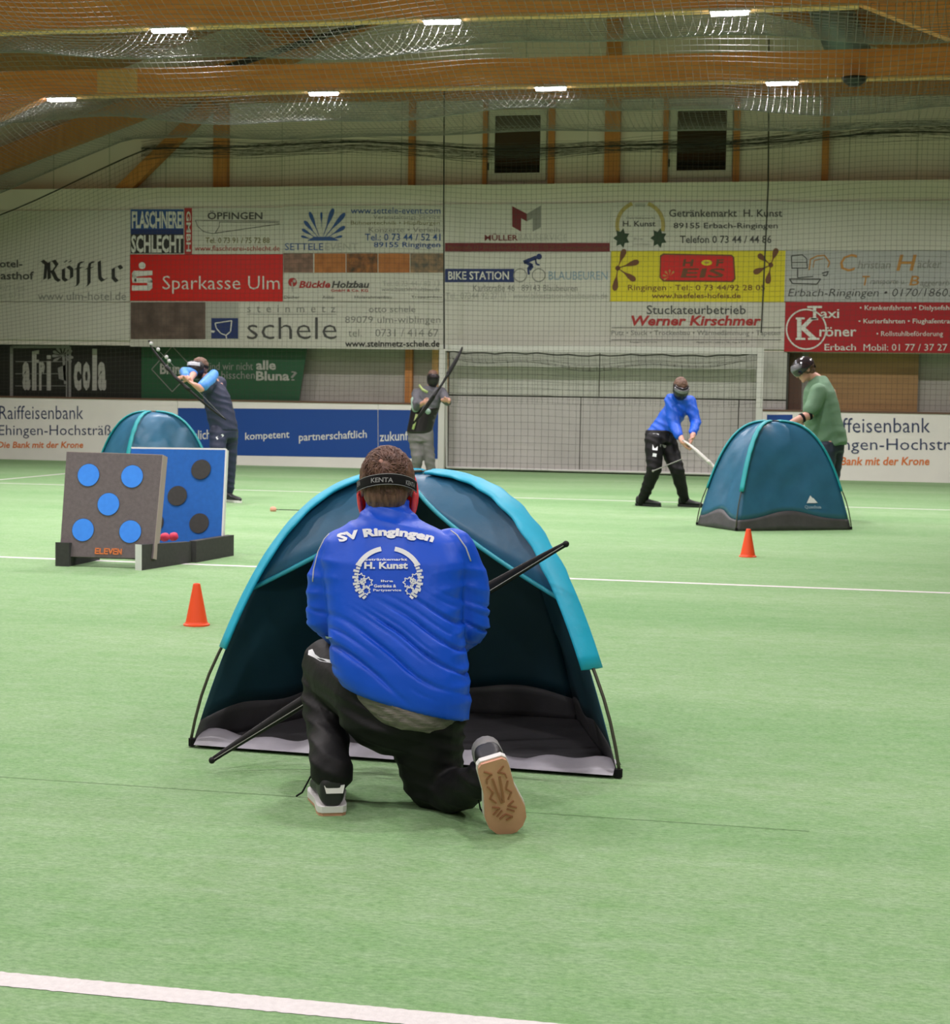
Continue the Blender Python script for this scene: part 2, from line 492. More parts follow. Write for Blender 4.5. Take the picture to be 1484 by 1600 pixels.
# back wall: upper cladding, a ledge band, the banner backing and a deeper recess under it
YW, YBAN, YREC, YGOALW = 27.45, 27.0, 27.42, 27.085
zc = at(742, 291, YW).z
struct(MB().prism([(XL, YW, zc - 0.2), (XR, YW, zc - 0.2), (XR, YW, roof_z(XR)), (XM, YW, ZT), (XL, YW, roof_z(XL))], (0, 0.15, 0)).build('wall_back', M['cladding']))
zl = at(742, 288, YBAN).z
zb = at(742, 545, YBAN).z
struct(MB().box((XL, YBAN + 0.03, zb), (XR, 27.9, zl)).build('wall_back_ledge', M['cladding']))
struct(MB().box((XL, YREC + 0.10, 0), (XR, YREC + 0.35, zb + 0.1)).build('wall_back_low', M['recess']))
# seams of the cladding boards
cm = MB()
for k in range(26):
    x = XL + 0.5 + k * 1.05
    cm.box((x, YW - 0.004, zc), (x + 0.012, YW + 0.01, roof_z(x) - 0.05))
struct(cm.build('trim_1', mat('seam', (0.36, 0.37, 0.31), 0.7)))

# panels behind the goal
gx0, gx1 = at(702, 640, YGOALW).x, at(1228, 640, YGOALW).x
zs = at(940, 621, YGOALW).z
def px_panel(xa, xb, z0, z1, m, name):
    return struct(MB().box((xa + 0.008, YGOALW - 0.06, z0), (xb - 0.008, YGOALW - 0.002, z1)).build(name, m))
xs_up = [gx0, at(937, 590, YGOALW).x, gx1]
xs_dn = [gx0, at(907, 680, YGOALW).x, at(1153, 680, YGOALW).x, gx1]
for i in range(2):
    px_panel(xs_up[i], xs_up[i + 1], zs + 0.012, zb, M['panel'], 'wall_panel')
for i in range(3):
    px_panel(xs_dn[i], xs_dn[i + 1], 0.03, zs - 0.012, M['panel_low'], 'wall_panel')
struct(MB().box((gx0 - 0.02, YGOALW - 0.03, 0), (gx1 + 0.02, YREC + 0.1, zb)).build('wall_groove', M['groove']))
# plywood and grey sheets right of the goal
a, b_ = at(1262, 600, YREC), at(1434, 600, YREC)
struct(MB().box((a.x, YREC + 0.0, 0.4), (b_.x, YREC + 0.03, zb)).build('wall_plywood', M['ply']))
struct(MB().box((at(1229, 600, YREC).x, YREC - 0.02, 0.4), (at(1252, 600, YREC).x, YREC + 0.03, zb)).build('wall_post', M['trim_brown']))

def post(px0, px1, y0, y1, Y, m, label, depth=0.12, name='timber_post', group=None):
    p = at((px0 + px1) / 2, (y0 + y1) / 2, Y)
    xa, xb = at(px0, (y0 + y1) / 2, Y).x, at(px1, (y0 + y1) / 2, Y).x
    z0, z1 = at((px0 + px1) / 2, y1, Y).z, at((px0 + px1) / 2, y0, Y).z
    o = MB().box((xa, Y - depth, z0), (xb, Y, z1)).build(name, m)
    return tag(struct(o), label, 'post', group)
# posts in front of the upper cladding
post(337, 359, 120, 296, YW - 0.002, M['post'], 'wide timber post left of the other wall posts, right of the slanted brace')
post(641, 650, 110, 294, YW - 0.002, M['post'], 'thin timber post above the white banner with the blue fan of rays')
post(947, 971, 30, 292, YW - 0.002, M['post'], 'wide timber post between the two wall windows')
post(1285, 1296, 110, 290, YW - 0.002, M['post'], 'thin timber post right of both wall windows')
post(755, 762, 160, 292, YW - 0.002, M['post'], 'window-side timber post at the left of the first window', 0.06)
post(857, 867, 160, 292, YW - 0.002, M['post'], 'window-side timber post at the right of the first window', 0.06)
post(1036, 1044, 155, 292, YW - 0.002, M['post'], 'window-side timber post at the left of the second window', 0.06)
post(1146, 1156, 150, 292, YW - 0.002, M['post'], 'window-side timber post at the right of the second window', 0.06)
# posts in the recess
post(634, 645, 545, 742, YREC + 0.1, M['post'], 'reddish timber post in the recess left of the goal', 0.1)
post(676, 686, 545, 742, YREC + 0.1, M['yellow_wood'], 'yellowish timber post just left of the goal post', 0.1)
post(697, 709, 545, 742, YREC - 0.14, M['yellow_wood'], 'yellowish timber post just right of the left goal post', 0.1)

# gable frame in front of the cladding
def timber(a, b, w, d, m, name, label, cat='timber', up=Vector((0, 1, 0))):
    a, b = Vector(a), Vector(b)
    t = (b - a).normalized()
    s = t.cross(up).normalized() * w / 2
    o = MB().prism([a - s, b - s, b + s, a + s], up * d).build(name, m)
    return tag(struct(o), label, cat)
YG = YW - 0.35
timber(at(-160, 310, YG), at(490, 62, YG), 0.40, 0.2, M['post'], 'gable_rafter', 'slanted gable rafter at upper left behind the sagging net')
timber(at(1180, -10, YG), at(1700, 150, YG), 0.40, 0.2, M['post'], 'gable_rafter', 'slanted gable rafter at upper right behind the sagging net')
timber(at(186, 300, YG), at(330, 158, YG), 0.22, 0.16, M['post'], 'wall_brace', 'slanted timber brace left of the wide wall post')
timber(at(290, 150, YG + 0.02), at(1500, 136, YG + 0.02), 0.20, 0.16, M['post'], 'tie_rail', 'long horizontal timber rail above the windows')
timber(at(372, 20, YG - 0.5), at(478, 78, YG - 0.5), 0.20, 0.14, M['post'], 'truss_brace', 'truss brace falling to the right under the first lamp')
timber(at(478, 78, YG - 0.5), at(640, 0, YG - 0.5), 0.20, 0.14, M['post'], 'truss_brace', 'truss brace rising to the right beside the dark steel bar')
timber(at(300, 122, YG - 0.9), at(610, 22, YG - 0.9), 0.09, 0.06, M['steel_dark'], 'steel_bar', 'dark slanted steel bar crossing behind the truss braces')
o = MB().tube([at(1275, -40, YG - 0.6), at(1330, 92, YG - 0.6)], 0.32, 18).build('air_duct', M['duct'], smooth=True)
tag(struct(o), 'grey round air duct at upper right behind the net', 'duct')

# glulam girders with haunches
GIRD = [22.8, 18.65, 14.5, 10.35, 6.2, 2.05, -2.1]
ZB = 5.5
xh = at(76, 156, 22.8).x
zh = at(0, 185, 22.8)
hs = (ZB - zh.z) / (xh - zh.x)
xr = at(1342, 0, 18.65).x
labels_g = ['glulam girder nearest the back wall, bent down at its left end', 'glulam girder along the top edge of the picture']
for i, Y in enumerate(GIRD):
    h = 0.36 if i == 0 else 0.60
    R = 7.4 if i == 0 else xr
    zl_ = ZB - hs * (xh - XL)
    rs = 0.42
    poly = [(XL, Y, zl_), (xh, Y, ZB), (R, Y, ZB), (XR, Y, ZB - rs * (XR - R)), (XR, Y, roof_z(XR) - 0.02), (XR - 1.5, Y, ZB + h), (xh - 0.9, Y, ZB + h), (XL, Y, roof_z(XL) - 0.02)]
    o = MB().prism(poly, (0, 0.18, 0)).build('roof_girder', M['beam'])
    struct(o)
    tag(o, labels_g[i] if i < 2 else 'glulam roof girder above the playing field', 'girder', 'roof girders overhead' if i > 1 else None)
# pale underside strip and a lighter patch of the near girder
for Y in GIRD[:2]:
    struct(MB().box((xh, Y - 0.004, ZB - 0.03), (7.2 if Y > 20 else xr, Y + 0.18, ZB)).build('girder_edge', M['yellow_wood']))
p0, p1 = at(152, 134, 22.78), at(214, 134, 22.78)
struct(MB().box((p0.x, 22.775, ZB + 0.02), (p1.x, 22.8, ZB + 0.34)).build('girder_splice', M['yellow_wood']))
o = MB().loft([(at(1335, 121, 22.6), Vector((0.17, 0, 0)), Vector((0, 0.17, 0))), (at(1335, 121, 22.6) - Vector((0, 0, 0.06)), Vector((0.14, 0, 0)), Vector((0, 0.14, 0))), (at(1335, 121, 22.6) - Vector((0, 0, 0.115)), Vector((0.06, 0, 0)), Vector((0, 0.06, 0)))], 20).build('ceiling_speaker', M['steel_dark'], smooth=True)
tag(o, 'small dark dome hanging under the far girder at upper right', 'speaker')

# ------------------------------------------------------------------ lamps under the girders
lamp_n = 0
def lamp(X, Y, label, group=None, tilt=0.0, z=ZB - 0.03):
    t = thing('hall_lamp', (X, Y + 0.02, z), label, 'lamp', group)
    MB().box((X - 0.22, Y - 0.03, z - 0.02), (X + 0.22, Y + 0.07, z)).build('housing', M['lamp_body'], t)
    MB().box((X - 0.20, Y - 0.02, z - 0.05), (X + 0.20, Y + 0.06, z - 0.02)).build('diffuser', M['lamp_glow'], t)
    L = bpy.data.lights.new('lamp_light', 'AREA')
    L.shape = 'RECTANGLE'; L.size = 0.4; L.size_y = 0.08
    L.energy = LAMP_W * ROW_POWER[Y]; L.color = LAMP_COL; L.spread = LAMP_SPREAD
    l = bpy.data.objects.new('lamp_light', L)
    l.location = (0, 0, -0.06)
    l.parent = t
    COL.objects.link(l)
for px, py, lb in ((95, 155, 'hall lamp under the far girder, at its bent left end'), (505, 140, 'hall lamp under the far girder, above the banner with the blue ray fan'),
                   (860, 131, 'hall lamp under the far girder, above the first wall window'), (1222, 122, 'hall lamp under the far girder, right of the second wall window')):
    p = at(px, py, 22.8)
    lamp(p.x, 22.8, lb)
lamp(2.6, 22.8, 'hall lamp under the far girder beyond the right edge')
for px, py, lb in ((263, 41, 'hall lamp under the near girder, above the slanted brace'), (690, 25, 'hall lamp under the near girder, above the hanging net seam'),
                   (1140, 9, 'hall lamp under the near girder, above the second wall window')):
    p = at(px, py, 18.65)
    lamp(p.x, 18.65, lb)
lamp(-10.9, 18.65, 'hall lamp under the near girder beyond the left edge')
lamp(2.2, 18.65, 'hall lamp under the near girder on its right haunch', z=ZB - 0.03 - 0.42 * (2.2 - xr) - 0.2)
for Y in GIRD[2:]:
    for X in (-10.9, -7.6, -4.3, -1.0, 2.3) if Y < 8 else (-10.9, -7.6, -4.3, -1.0):
        lamp(X, Y, 'hall lamp above the playing field, outside the picture', 'hall lamps outside the picture', z=ZB - 0.03 if X < xr else ZB - 0.03 - 0.42 * (X - xr) - 0.2)

# ------------------------------------------------------------------ windows
for k, (x0, y0, x1, y1, fx0, fy0, fx1, fy1) in enumerate(((774, 181, 845, 271, 766, 172, 854, 283), (1058, 174, 1135, 267, 1048, 166, 1144, 278))):
    w = bpy.data.objects.new('window_%d' % (k + 1), None)
    c = at((fx0 + fx1) / 2, fy1, YW); w.location = c
    COL.objects.link(w); struct(w)
    f = MB()
    A = lambda x, y, Y=YW: at(x, y, Y)
    X0, X1, Z0, Z1 = A(fx0, 225).x, A(fx1, 225).x, A((fx0 + fx1) / 2, fy1).z, A((fx0 + fx1) / 2, fy0).z
    x0_, x1_, z0_, z1_ = A(x0, 225).x, A(x1, 225).x, A((x0 + x1) / 2, y1).z, A((x0 + x1) / 2, y0).z
    for a, b in (((X0, Z0), (X1, z0_)), ((X0, z1_), (X1, Z1)), ((X0, z0_), (x0_, z1_)), ((x1_, z0_), (X1, z1_))):
        f.box((a[0], YW - 0.07, a[1]), (b[0], YW - 0.002, b[1]))
    f.build('window_frame', M['window_frame'], w)
    MB().box((x0_, YW - 0.035, z0_), (x1_, YW - 0.004, z1_)).build('window_pane', M['glass_dark'], w)
    MB().box((X0 - 0.03, YW - 0.06, Z0 + 0.18), (X0, YW - 0.02, Z0 + 0.30)).build('window_handle', M['steel_dark'], w)

# ------------------------------------------------------------------ white lines on the turf
def line(name, pts):
    m = MB()
    m.v = [Vector((p[0], p[1], 0.0012)) for p in pts]; m.f = [(0, 1, 2, 3)]
    return struct(m.build(name, M['line'], fix=False))
def lineY(name, Y, w, xa, xb):
    return line(name, [(xa, Y - w / 2, 0), (xb, Y - w / 2, 0), (xb, Y + w / 2, 0), (xa, Y + w / 2, 0)])
lineY('trim_2', 19.85, 0.07, -10.84, XR - 0.1)
lineY('trim_3', 11.02, 0.07, XL + 0.1, XR - 0.1)
w3 = gnd(0, 1519).y - gnd(0, 1541).y
yc3 = (gnd(0, 1519).y + gnd(0, 1541).y) / 2
mb = MB()                       # the near line, its edges frayed by the pile
mb.v = []
for i in range(901):
    x = -3.2 + 4.2 * i / 900
    mb.v += [Vector((x, yc3 - w3 / 2 + 0.0035 * noise.noise(Vector((x * 60, 0, 0))), 0.0012)), Vector((x, yc3 + w3 / 2 + 0.0035 * noise.noise(Vector((x * 60, 5, 0))), 0.0012))]
mb.f = [(2 * i, 2 * i + 2, 2 * i + 3, 2 * i + 1) for i in range(900)]
struct(mb.build('trim_4', M['line'], fix=False))
ys = gnd(440, 1244).y
mb = MB(); mb.v = []
for i in range(121):
    x = -2.6 + 2.6 * i / 120
    mb.v += [Vector((x, ys + 0.006 * noise.noise(Vector((x * 2, 0, 3))), 0.0012)), Vector((x, ys + 0.003 + 0.006 * noise.noise(Vector((x * 2, 0, 3))), 0.0012))]
mb.f = [(2 * i, 2 * i + 2, 2 * i + 3, 2 * i + 1) for i in range(120)]
struct(mb.build('trim_6', M['turf_seam'], fix=False))
line('trim_5', [(-10.84, 19.82, 0), (-10.77, 19.82, 0), (-10.77, 26.8, 0), (-10.84, 26.8, 0)])

# ------------------------------------------------------------------ nets under the roof and before the wall
def cord_net(name, fn, nu, nv, su, sv, r, m, label, cat='net', n=4):
    """fn(i/nu, j/nv) -> point; cords along both ways, su / sv steps along each cord"""
    mb = MB()
    for i in range(nu + 1):
        mb.tube([fn(i / nu, j / sv) for j in range(sv + 1)], r, n)
    for j in range(nv + 1):
        mb.tube([fn(i / su, j / nv) for i in range(su + 1)], r, n)
    o = mb.build(name, m, smooth=True, fix=False)
    return tag(o, label, cat)
def sag_net(Ya, Yb, xa, xb, s, label, seed):
    L = Yb - Ya
    def fn(u, v):
        x = xa + (xb - xa) * u
        k = (1 - (2 * v - 1) ** 2) ** 0.8
        z = ZB - 0.02 - s * k * (1 + 0.10 * math.sin(x * 0.9 + seed) + 0.05 * math.sin(x * 2.3 + seed))
        if x < xh:
            z -= hs * (xh - x) * 0.9
        if x > xr + 1.5:
            z -= 0.1 * (x - xr - 1.5)
        return Vector((x, Ya + L * v, z))
    cell = 0.085
    return cord_net('ceiling_net', fn, int((xb - xa) / cell), int(L / cell), int((xb - xa) / 0.35), 12, 0.0025, M['net'], label, n=5)
sag_net(14.6, 18.6, -10.2, 3.2, 0.70, 'sagging ceiling net in front of the near girder', 0.3)
sag_net(18.85, 22.7, -12.6, 2.6, 0.68, 'sagging ceiling net between the near and the far girder', 1.4)
sag_net(23.0, 26.1, -14.5, 3.0, 0.30, 'ceiling net between the far girder and the back wall', 2.2)
YN = 26.40
ztop = lambda x: 0.07 * math.sin(x * 0.62 + 0.6) + 0.03 * math.sin(x * 1.5) + min(at(742, 214, YN).z, at(232, 236, YN).z - 0.36 * max(0, at(232, 236, YN).x - x))
zbot = 1.12
def wn(u, v):
    x = -15.5 + 19.5 * u
    zt = ztop(x)
    return Vector((x, YN + 0.04 * math.sin(x * 1.7 + v * 5) + 0.03 * math.sin(v * 9 + x), zbot + (zt - zbot) * v))
wall_net = cord_net('wall_net', wn, int(19.5 / 0.082), 52, 60, 10, 0.0015, M['wallnet'], 'fine dark safety net hanging before the banners on the back wall', n=4)
# gathered top edge of the wall net
fold = MB()
random.seed(3)
for k in range(44):
    ph = random.random() * 6; am = random.uniform(0.01, 0.08); ba = random.uniform(-0.10, 0.09)
    pts = []
    for i in range(70):
        x = at(225, 236, YN).x + (4.0 - at(225, 236, YN).x) * i / 69
        z = ztop(x) + ba + am * math.sin(x * 0.55 + ph) + 0.05 * math.sin(x * 0.35 + 1.0) + 0.03 * math.sin(x * 1.9 + ph * 2)
        pts.append(Vector((x, YN - 0.06 - 0.08 * random.random(), z)))
    fold.tube(pts, 0.0022, 4)
fold.build('gathered_fold', M['wallnet'], wall_net, smooth=True, fix=False)['label'] = 'dark gathered fold of netting'
edge = MB().tube([Vector((x, YN - 0.09, ztop(x))) for x in [-15.5 + 0.4 * i for i in range(49)]], 0.012, 5)
edge.build('edge_rope', M['rope'], wall_net, smooth=True)['label'] = 'dark edge rope'
for px, y0, y1, Y, lb in ((694, 120, 545, YN - 0.03, 'thin dark seam cord hanging down left of the banner with the M sign'), (1201, 60, 520, YN - 0.03, 'thin dark seam cord hanging down past the banner with the hop wreath')):
    tag(MB().tube([at(px, y0, Y), at(px - 1, (y0 + y1) / 2, Y), at(px - (0 if px < 1000 else 12), y1, Y)], 0.012, 5).build('hanging_rope', M['rope']), lb, 'rope')

# ------------------------------------------------------------------ banners and boards with their printing
class Sign:
    def __init__(s, name, x0, y0, x1, y1, m, label, Y=YBAN, cat='banner', thick=0.012, quad=None, group=None):
        s.Y = Y
        q = quad or [(x0, y1), (x1, y1), (x1, y0), (x0, y0)]
        pts = [at(x, y, Y) for x, y in q]
        if not quad:
            xa, xb = at(x0, (y0 + y1) / 2, Y).x, at(x1, (y0 + y1) / 2, Y).x
            za, zb_ = at((x0 + x1) / 2, y1, Y).z, at((x0 + x1) / 2, y0, Y).z
            pts = [Vector((xa, Y, za)), Vector((xb, Y, za)), Vector((xb, Y, zb_)), Vector((xa, Y, zb_))]
        base = (pts[0] + pts[1]) / 2
        s.root = thing(name, base, label, cat, group)
        MB().prism(pts, (0, thick, 0)).build('sheet', m, s.root)
        s.k = 0.003
    def P(s, x, y, k=None):
        return at(x, y, s.Y - (s.k if k is None else k))
    def poly(s, pts, m, name='print', k=None):
        mb = MB(); mb.add([s.P(x, y, k) for x, y in pts], [tuple(range(len(pts)))])
        return mb.build(name, M[m], s.root, fix=False)
    def rect(s, x0, y0, x1, y1, m, name='print', k=None):
        return s.poly([(x0, y1), (x1, y1), (x1, y0), (x0, y0)], m, name, k)
    def polys(s, L, m, name='emblem', k=0.006):
        mb = MB()
        for pts in L:
            mb.add([s.P(x, y, k) for x, y in pts], [tuple(range(len(pts)))])
        return mb.build(name, M[m], s.root, fix=False)
    def text(s, t, x0, y0, x1, y1, m, bold=0.0, shear=0.0, tilt=0.0, space=1.0, k=0.006, vert=False):
        uv, fs = text_mesh(t, bold, shear, space)
        mb = MB()
        if vert:
            mb.add([s.P(x0 + (x1 - x0) * b, y0 + (y1 - y0) * a, k) for a, b in uv], fs)
        else:
            mb.add([s.P(x0 + (x1 - x0) * a, y1 - (y1 - y0) * b - tilt * (x1 - x0) * a, k) for a, b in uv], fs)
        return mb.build('lettering', M[m], s.root, fix=False)
def stroke(pts, w):          # thick polyline as quads
    out = []
    for (x0, y0), (x1, y1) in zip(pts, pts[1:]):
        l = math.hypot(x1 - x0, y1 - y0) or 1
        nx, ny = -(y1 - y0) / l * w / 2, (x1 - x0) / l * w / 2
        out.append([(x0 + nx, y0 + ny), (x1 + nx, y1 + ny), (x1 - nx, y1 - ny), (x0 - nx, y0 - ny)])
    return out
def nib(pts, nx, ny):        # broad-pen stroke
    return [[(x0 - nx, y0 - ny), (x0 + nx, y0 + ny), (x1 + nx, y1 + ny), (x1 - nx, y1 - ny)] for (x0, y0), (x1, y1) in zip(pts, pts[1:])]
def circ(cx, cy, r, a0=0, a1=360, n=24, ry=None):
    return [(cx + r * math.cos(math.radians(a0 + (a1 - a0) * i / n)), cy + (ry or r) * math.sin(math.radians(a0 + (a1 - a0) * i / n))) for i in range(n + 1)]
def petal(cx, cy, ang, r0, r1, w):
    a = math.radians(ang); c, s_ = math.cos(a), math.sin(a)
    pts = []
    for t, h in ((0, 0.12), (0.35, 0.22), (0.62, 0.8), (0.82, 1.0), (0.95, 0.7), (1, 0.0), (0.95, -0.7), (0.82, -1.0), (0.62, -0.8), (0.35, -0.22), (0, -0.12)):
        d = r0 + (r1 - r0) * t
        pts.append((cx + c * d - s_ * h * w, cy + s_ * d + c * h * w))
    return pts

# row of blank and lettered sheets
s = Sign('sponsor_banner', -40, 329, 203, 471, M['ban_white'], 'white banner with black blackletter writing at the left edge')
for x0, strokes in ((0, [[(60, 411), (66, 407), (72, 412), (70, 436), (62, 440)], [(76, 410), (77, 436)], [(72, 412), (84, 407), (89, 414), (82, 424), (77, 424)], [(82, 424), (88, 436), (93, 439)]]),
                    (0, [[(99, 420), (99, 435), (104, 439), (112, 434), (112, 421), (106, 416), (99, 420)], [(102, 408), (103, 409)], [(109, 408), (110, 409)]]),
                    (0, [[(130, 410), (124, 410), (122, 418), (122, 443), (119, 447)], [(117, 420), (128, 418)]]),
                    (0, [[(147, 410), (141, 410), (139, 418), (139, 443), (136, 447)], [(134, 420), (145, 418)]]),
                    (0, [[(155, 408), (156, 434), (161, 439), (167, 434)]]),
                    (0, [[(176, 428), (190, 420), (186, 415), (177, 419), (177, 434), (183, 440), (192, 434)]])):
    s.polys([q for st in strokes for q in nib(st, 2.6, -1.5)], 'ink_black', 'lettering')
s.text('Hotel-', -14, 406, 35, 418, 'ink_dark', 0.02)
s.text('Gasthof', -14, 424, 53, 437, 'ink_dark', 0.02)
s.text('www.ulm-hotel.de', 59, 456, 197, 469, 'ink_grey', 0.0)
s.text('89077 Ulm', -8, 446, 38, 454, 'ink_pale'); s.text('Tel. 0731', -8, 458, 36, 466, 'ink_pale')
Sign('blank_banner', -40, 472, 203, 531, M['ban_white'], 'blank white sheet under the blackletter banner at left')
Sign('blank_banner', 694, 471, 953, 544, M['ban_white'], 'blank white sheet under the banner with the cyclist')
Sign('blank_banner', 1226, 314, 1560, 391, M['ban_white'], 'blank white sheet right of the banner with the hop wreath')

s = Sign('sponsor_banner', 203, 325, 442, 397, M['ban_white'], 'white banner with blue and dark block letters and a red stripe')
s.rect(204, 327, 287, 362, 'ink_blue'); s.rect(204, 362, 287, 396, 'ink_black'); s.rect(204, 358, 287, 366, 'ink_navy', k=0.004)
s.rect(288, 325, 300, 397, 'ink_red')
s.text('FLASCHNEREI', 206, 330, 286, 357, 'ink_white', 0.03); s.text('SCHLECHT', 205, 367, 286, 395, 'ink_white', 0.03)
s.text('GMBH', 291, 330, 298, 393, 'ink_white', 0.02, vert=True)
s.text('ÖPFINGEN', 324, 329, 410, 343, 'ink_dark', 0.02)
s.polys(stroke([(305, 344), (437, 346)], 0.8) + stroke([(305, 344), (309, 354), (318, 362), (332, 365), (352, 362), (437, 350)], 0.9) + stroke([(342, 347), (436, 348)], 0.8) + stroke([(343, 347), (342, 355), (336, 364)], 0.8), 'ink_dark')
s.text('Tel. 0 73 91 / 75 72 88', 321, 371, 421, 380, 'ink_olive', 0.01)
s.text('www.flaschnerei-schlecht.de', 304, 384, 437, 392, 'ink_red', 0.0)

s = Sign('sponsor_banner', 203.5, 397.5, 441.5, 470.5, M['ban_red'], 'bright red banner with white lettering and a dotted S sign')
s.polys([circ(222, 415, 5.4)], 'ink_white')
s.polys([[(206, 427), (209, 423), (238, 423), (238, 430), (206, 433)], [(206, 427), (213, 427), (213, 441), (206, 436)], [(206, 434), (236, 434), (238, 438), (238, 442), (207, 442)], [(230, 438), (238, 438), (238, 450), (230, 450)], [(206, 446), (238, 446), (237, 451), (234, 454), (206, 454)]], 'ink_white')
s.text('Sparkasse Ulm', 254, 431, 437, 459, 'ink_white', -0.006)

s = Sign('sponsor_banner', 203.5, 471.5, 693, 544, M['ban_white'], 'white banner with a dark stone photo and large thin grey lettering')
s.rect(204, 472, 321, 530, 'print_stone'); s.rect(321, 472, 373, 530, 'ink_pale'); s.rect(330, 497, 372, 529, 'ink_navy', k=0.005)
s.polys(stroke([(336, 505), (362, 501), (360, 518), (353, 524), (345, 521), (338, 513), (336, 505)], 1.6) + stroke([(353, 524), (354, 529)], 1.6) + [[(330, 516), (336, 517), (334, 520), (329, 519)]], 'ink_white', k=0.007)
s.text('steinmetz', 386, 477, 524, 488, 'ink_grey', 0.0, space=1.9)
s.polys(stroke([(386, 491), (525, 491)], 0.9), 'ink_grey', 'rule')
s.text('schele', 386, 496, 526, 530, 'ink_dark', -0.008)
s.text('otto schele', 576, 478, 649, 488, 'ink_grey'); s.text('89079 ulm-wiblingen', 539, 494, 688, 508, 'ink_grey', -0.005)
s.text('tel.    0731 / 414 67', 544, 514, 685, 526, 'ink_grey', -0.005); s.text('www.steinmetz-schele.de', 539, 532, 687, 542, 'ink_black', 0.02)

s = Sign('sponsor_banner', 442.5, 321, 693, 395, M['ban_white'], 'white banner with a fan of blue rays above blue lettering')
for a, r0, r1, w in ((-166, 14, 33, 3), (-148, 10, 36, 4), (-130, 9, 42, 5), (-112, 9, 50, 5), (-90, 22, 46, 3), (-70, 9, 55, 6), (-50, 9, 58, 6), (-32, 12, 44, 5), (-14, 14, 34, 3)):
    s.polys([petal(502, 377, a, r0, r1, w * 0.62)], 'ink_blue')
s.polys([[(480, 376), (530, 376), (518, 370), (490, 370)]], 'ink_blue')
s.text('SETTELE', 445, 380, 505, 391, 'ink_blue', 0.0); s.text('EVENT', 508, 380, 559, 391, 'ink_pale', 0.0)
s.text('www.settele-event.com', 548, 324, 688, 334, 'ink_blue', 0.005); s.text('Veranstaltungs-Service', 583, 336, 687, 344, 'ink_grey')
s.text('Bühnentechnik • Hüpfburgen', 548, 345, 687, 353, 'ink_olive'); s.text('Konzerte • Verleih', 576, 355, 687, 363, 'ink_grey')
s.text('Tel.: 0 73 44 / 52 41', 570, 365, 688, 376, 'ink_blue', 0.01); s.text('89155 Ringingen', 584, 378, 688, 389, 'ink_blue', 0.01)

s = Sign('sponsor_banner', 442.5, 395.5, 693, 471, M['ban_white'], 'white banner with a strip of timber photos along its top')
for x0, x1, mm in ((443, 489, 'print_pink'), (491, 540, 'print_orange'), (541, 590, 'print_dark'), (591, 640, 'print_orange'), (641, 693, 'print_mix')):
    s.rect(x0, 396, x1, 426, mm)
s.polys([circ(457, 441, 7, n=14)], 'ink_red'); s.polys(stroke([(456, 441), (457, 456)], 2) + [circ(460, 439, 2.5, n=10)], 'ink_pale', k=0.008)
s.text('Bückle', 467, 439, 516, 450, 'ink_red', 0.03, 0.2); s.text('Holzbau', 518, 439, 577, 450, 'ink_dark', 0.03, 0.2)
s.text('GmbH & Co. KG', 517, 451.5, 575, 456, 'ink_red', 0.02); s.text('Tel. 0 73 44 / 82 13', 597, 439, 687, 447, 'ink_pale'); s.text('www.bueckle-holzbau.de', 596, 449, 687, 455, 'ink_grey')
for x0, x1, t in ((444, 468, 'Dächer'), (504, 522, 'Ausbau'), (554, 612, 'Holzrahmenbau'), (642, 690, 'Treppenbau')):
    s.text(t, x0, 462, x1, 466.5, 'ink_dark')

s = Sign('sponsor_banner', 694, 318, 953, 393.5, M['ban_white'], 'white banner with a red and grey M sign above a dark stripe')
s.polys([[(800, 322), (823, 334), (823, 346), (814, 341), (814, 362), (800, 354)]], 'ink_dred'); s.polys([[(845, 321), (845, 355), (832, 362), (832, 341), (823, 346), (823, 334)]], 'ink_grey')
s.text('MÜLLER', 757, 365, 809, 376, 'ink_dred', 0.02); s.text('BAUSERVICE', 810, 366, 886, 376, 'ink_pale', -0.01)
s.rect(695, 379.5, 952.5, 393, 'ink_dred'); s.text('Marktstraße 12 • 89155 Erbach • Tel. 0 73 05 / 93 20 10 • www.mueller-bau.de', 700, 383, 948, 390, 'ink_brown')

s = Sign('sponsor_banner', 694, 394, 953, 470.5, M['ban_white'], 'white banner with a navy cyclist riding past a navy stripe')
s.rect(695, 420, 803, 441, 'ink_navy'); s.text('BIKE STATION', 700, 424, 795, 437, 'ink_white', 0.015)
s.polys(stroke(circ(812.5, 430, 10), 1.6) + stroke(circ(841.5, 430, 10), 1.6), 'ink_grey')
s.polys(stroke([(826, 429), (825, 419)], 3.2) + stroke([(825, 420), (830, 413)], 4) + stroke([(818, 410), (838, 402)], 6) + stroke([(836, 404), (838, 413), (843, 414)], 2.6) + stroke([(819, 409), (832, 415), (827, 422)], 4.6) + [circ(842, 401, 4.6, n=14)], 'ink_navy')
s.text('BLAUBEUREN', 857, 424, 949, 437, 'ink_lblue', 0.0); s.text('Karlstraße 46 · 89143 Blaubeuren', 739, 445, 902, 455, 'ink_grey'); s.text('Tel.: 07344 92 27 11 · www.bikestation-blaubeuren.de', 696, 457, 949, 467, 'ink_pale', 0.005)

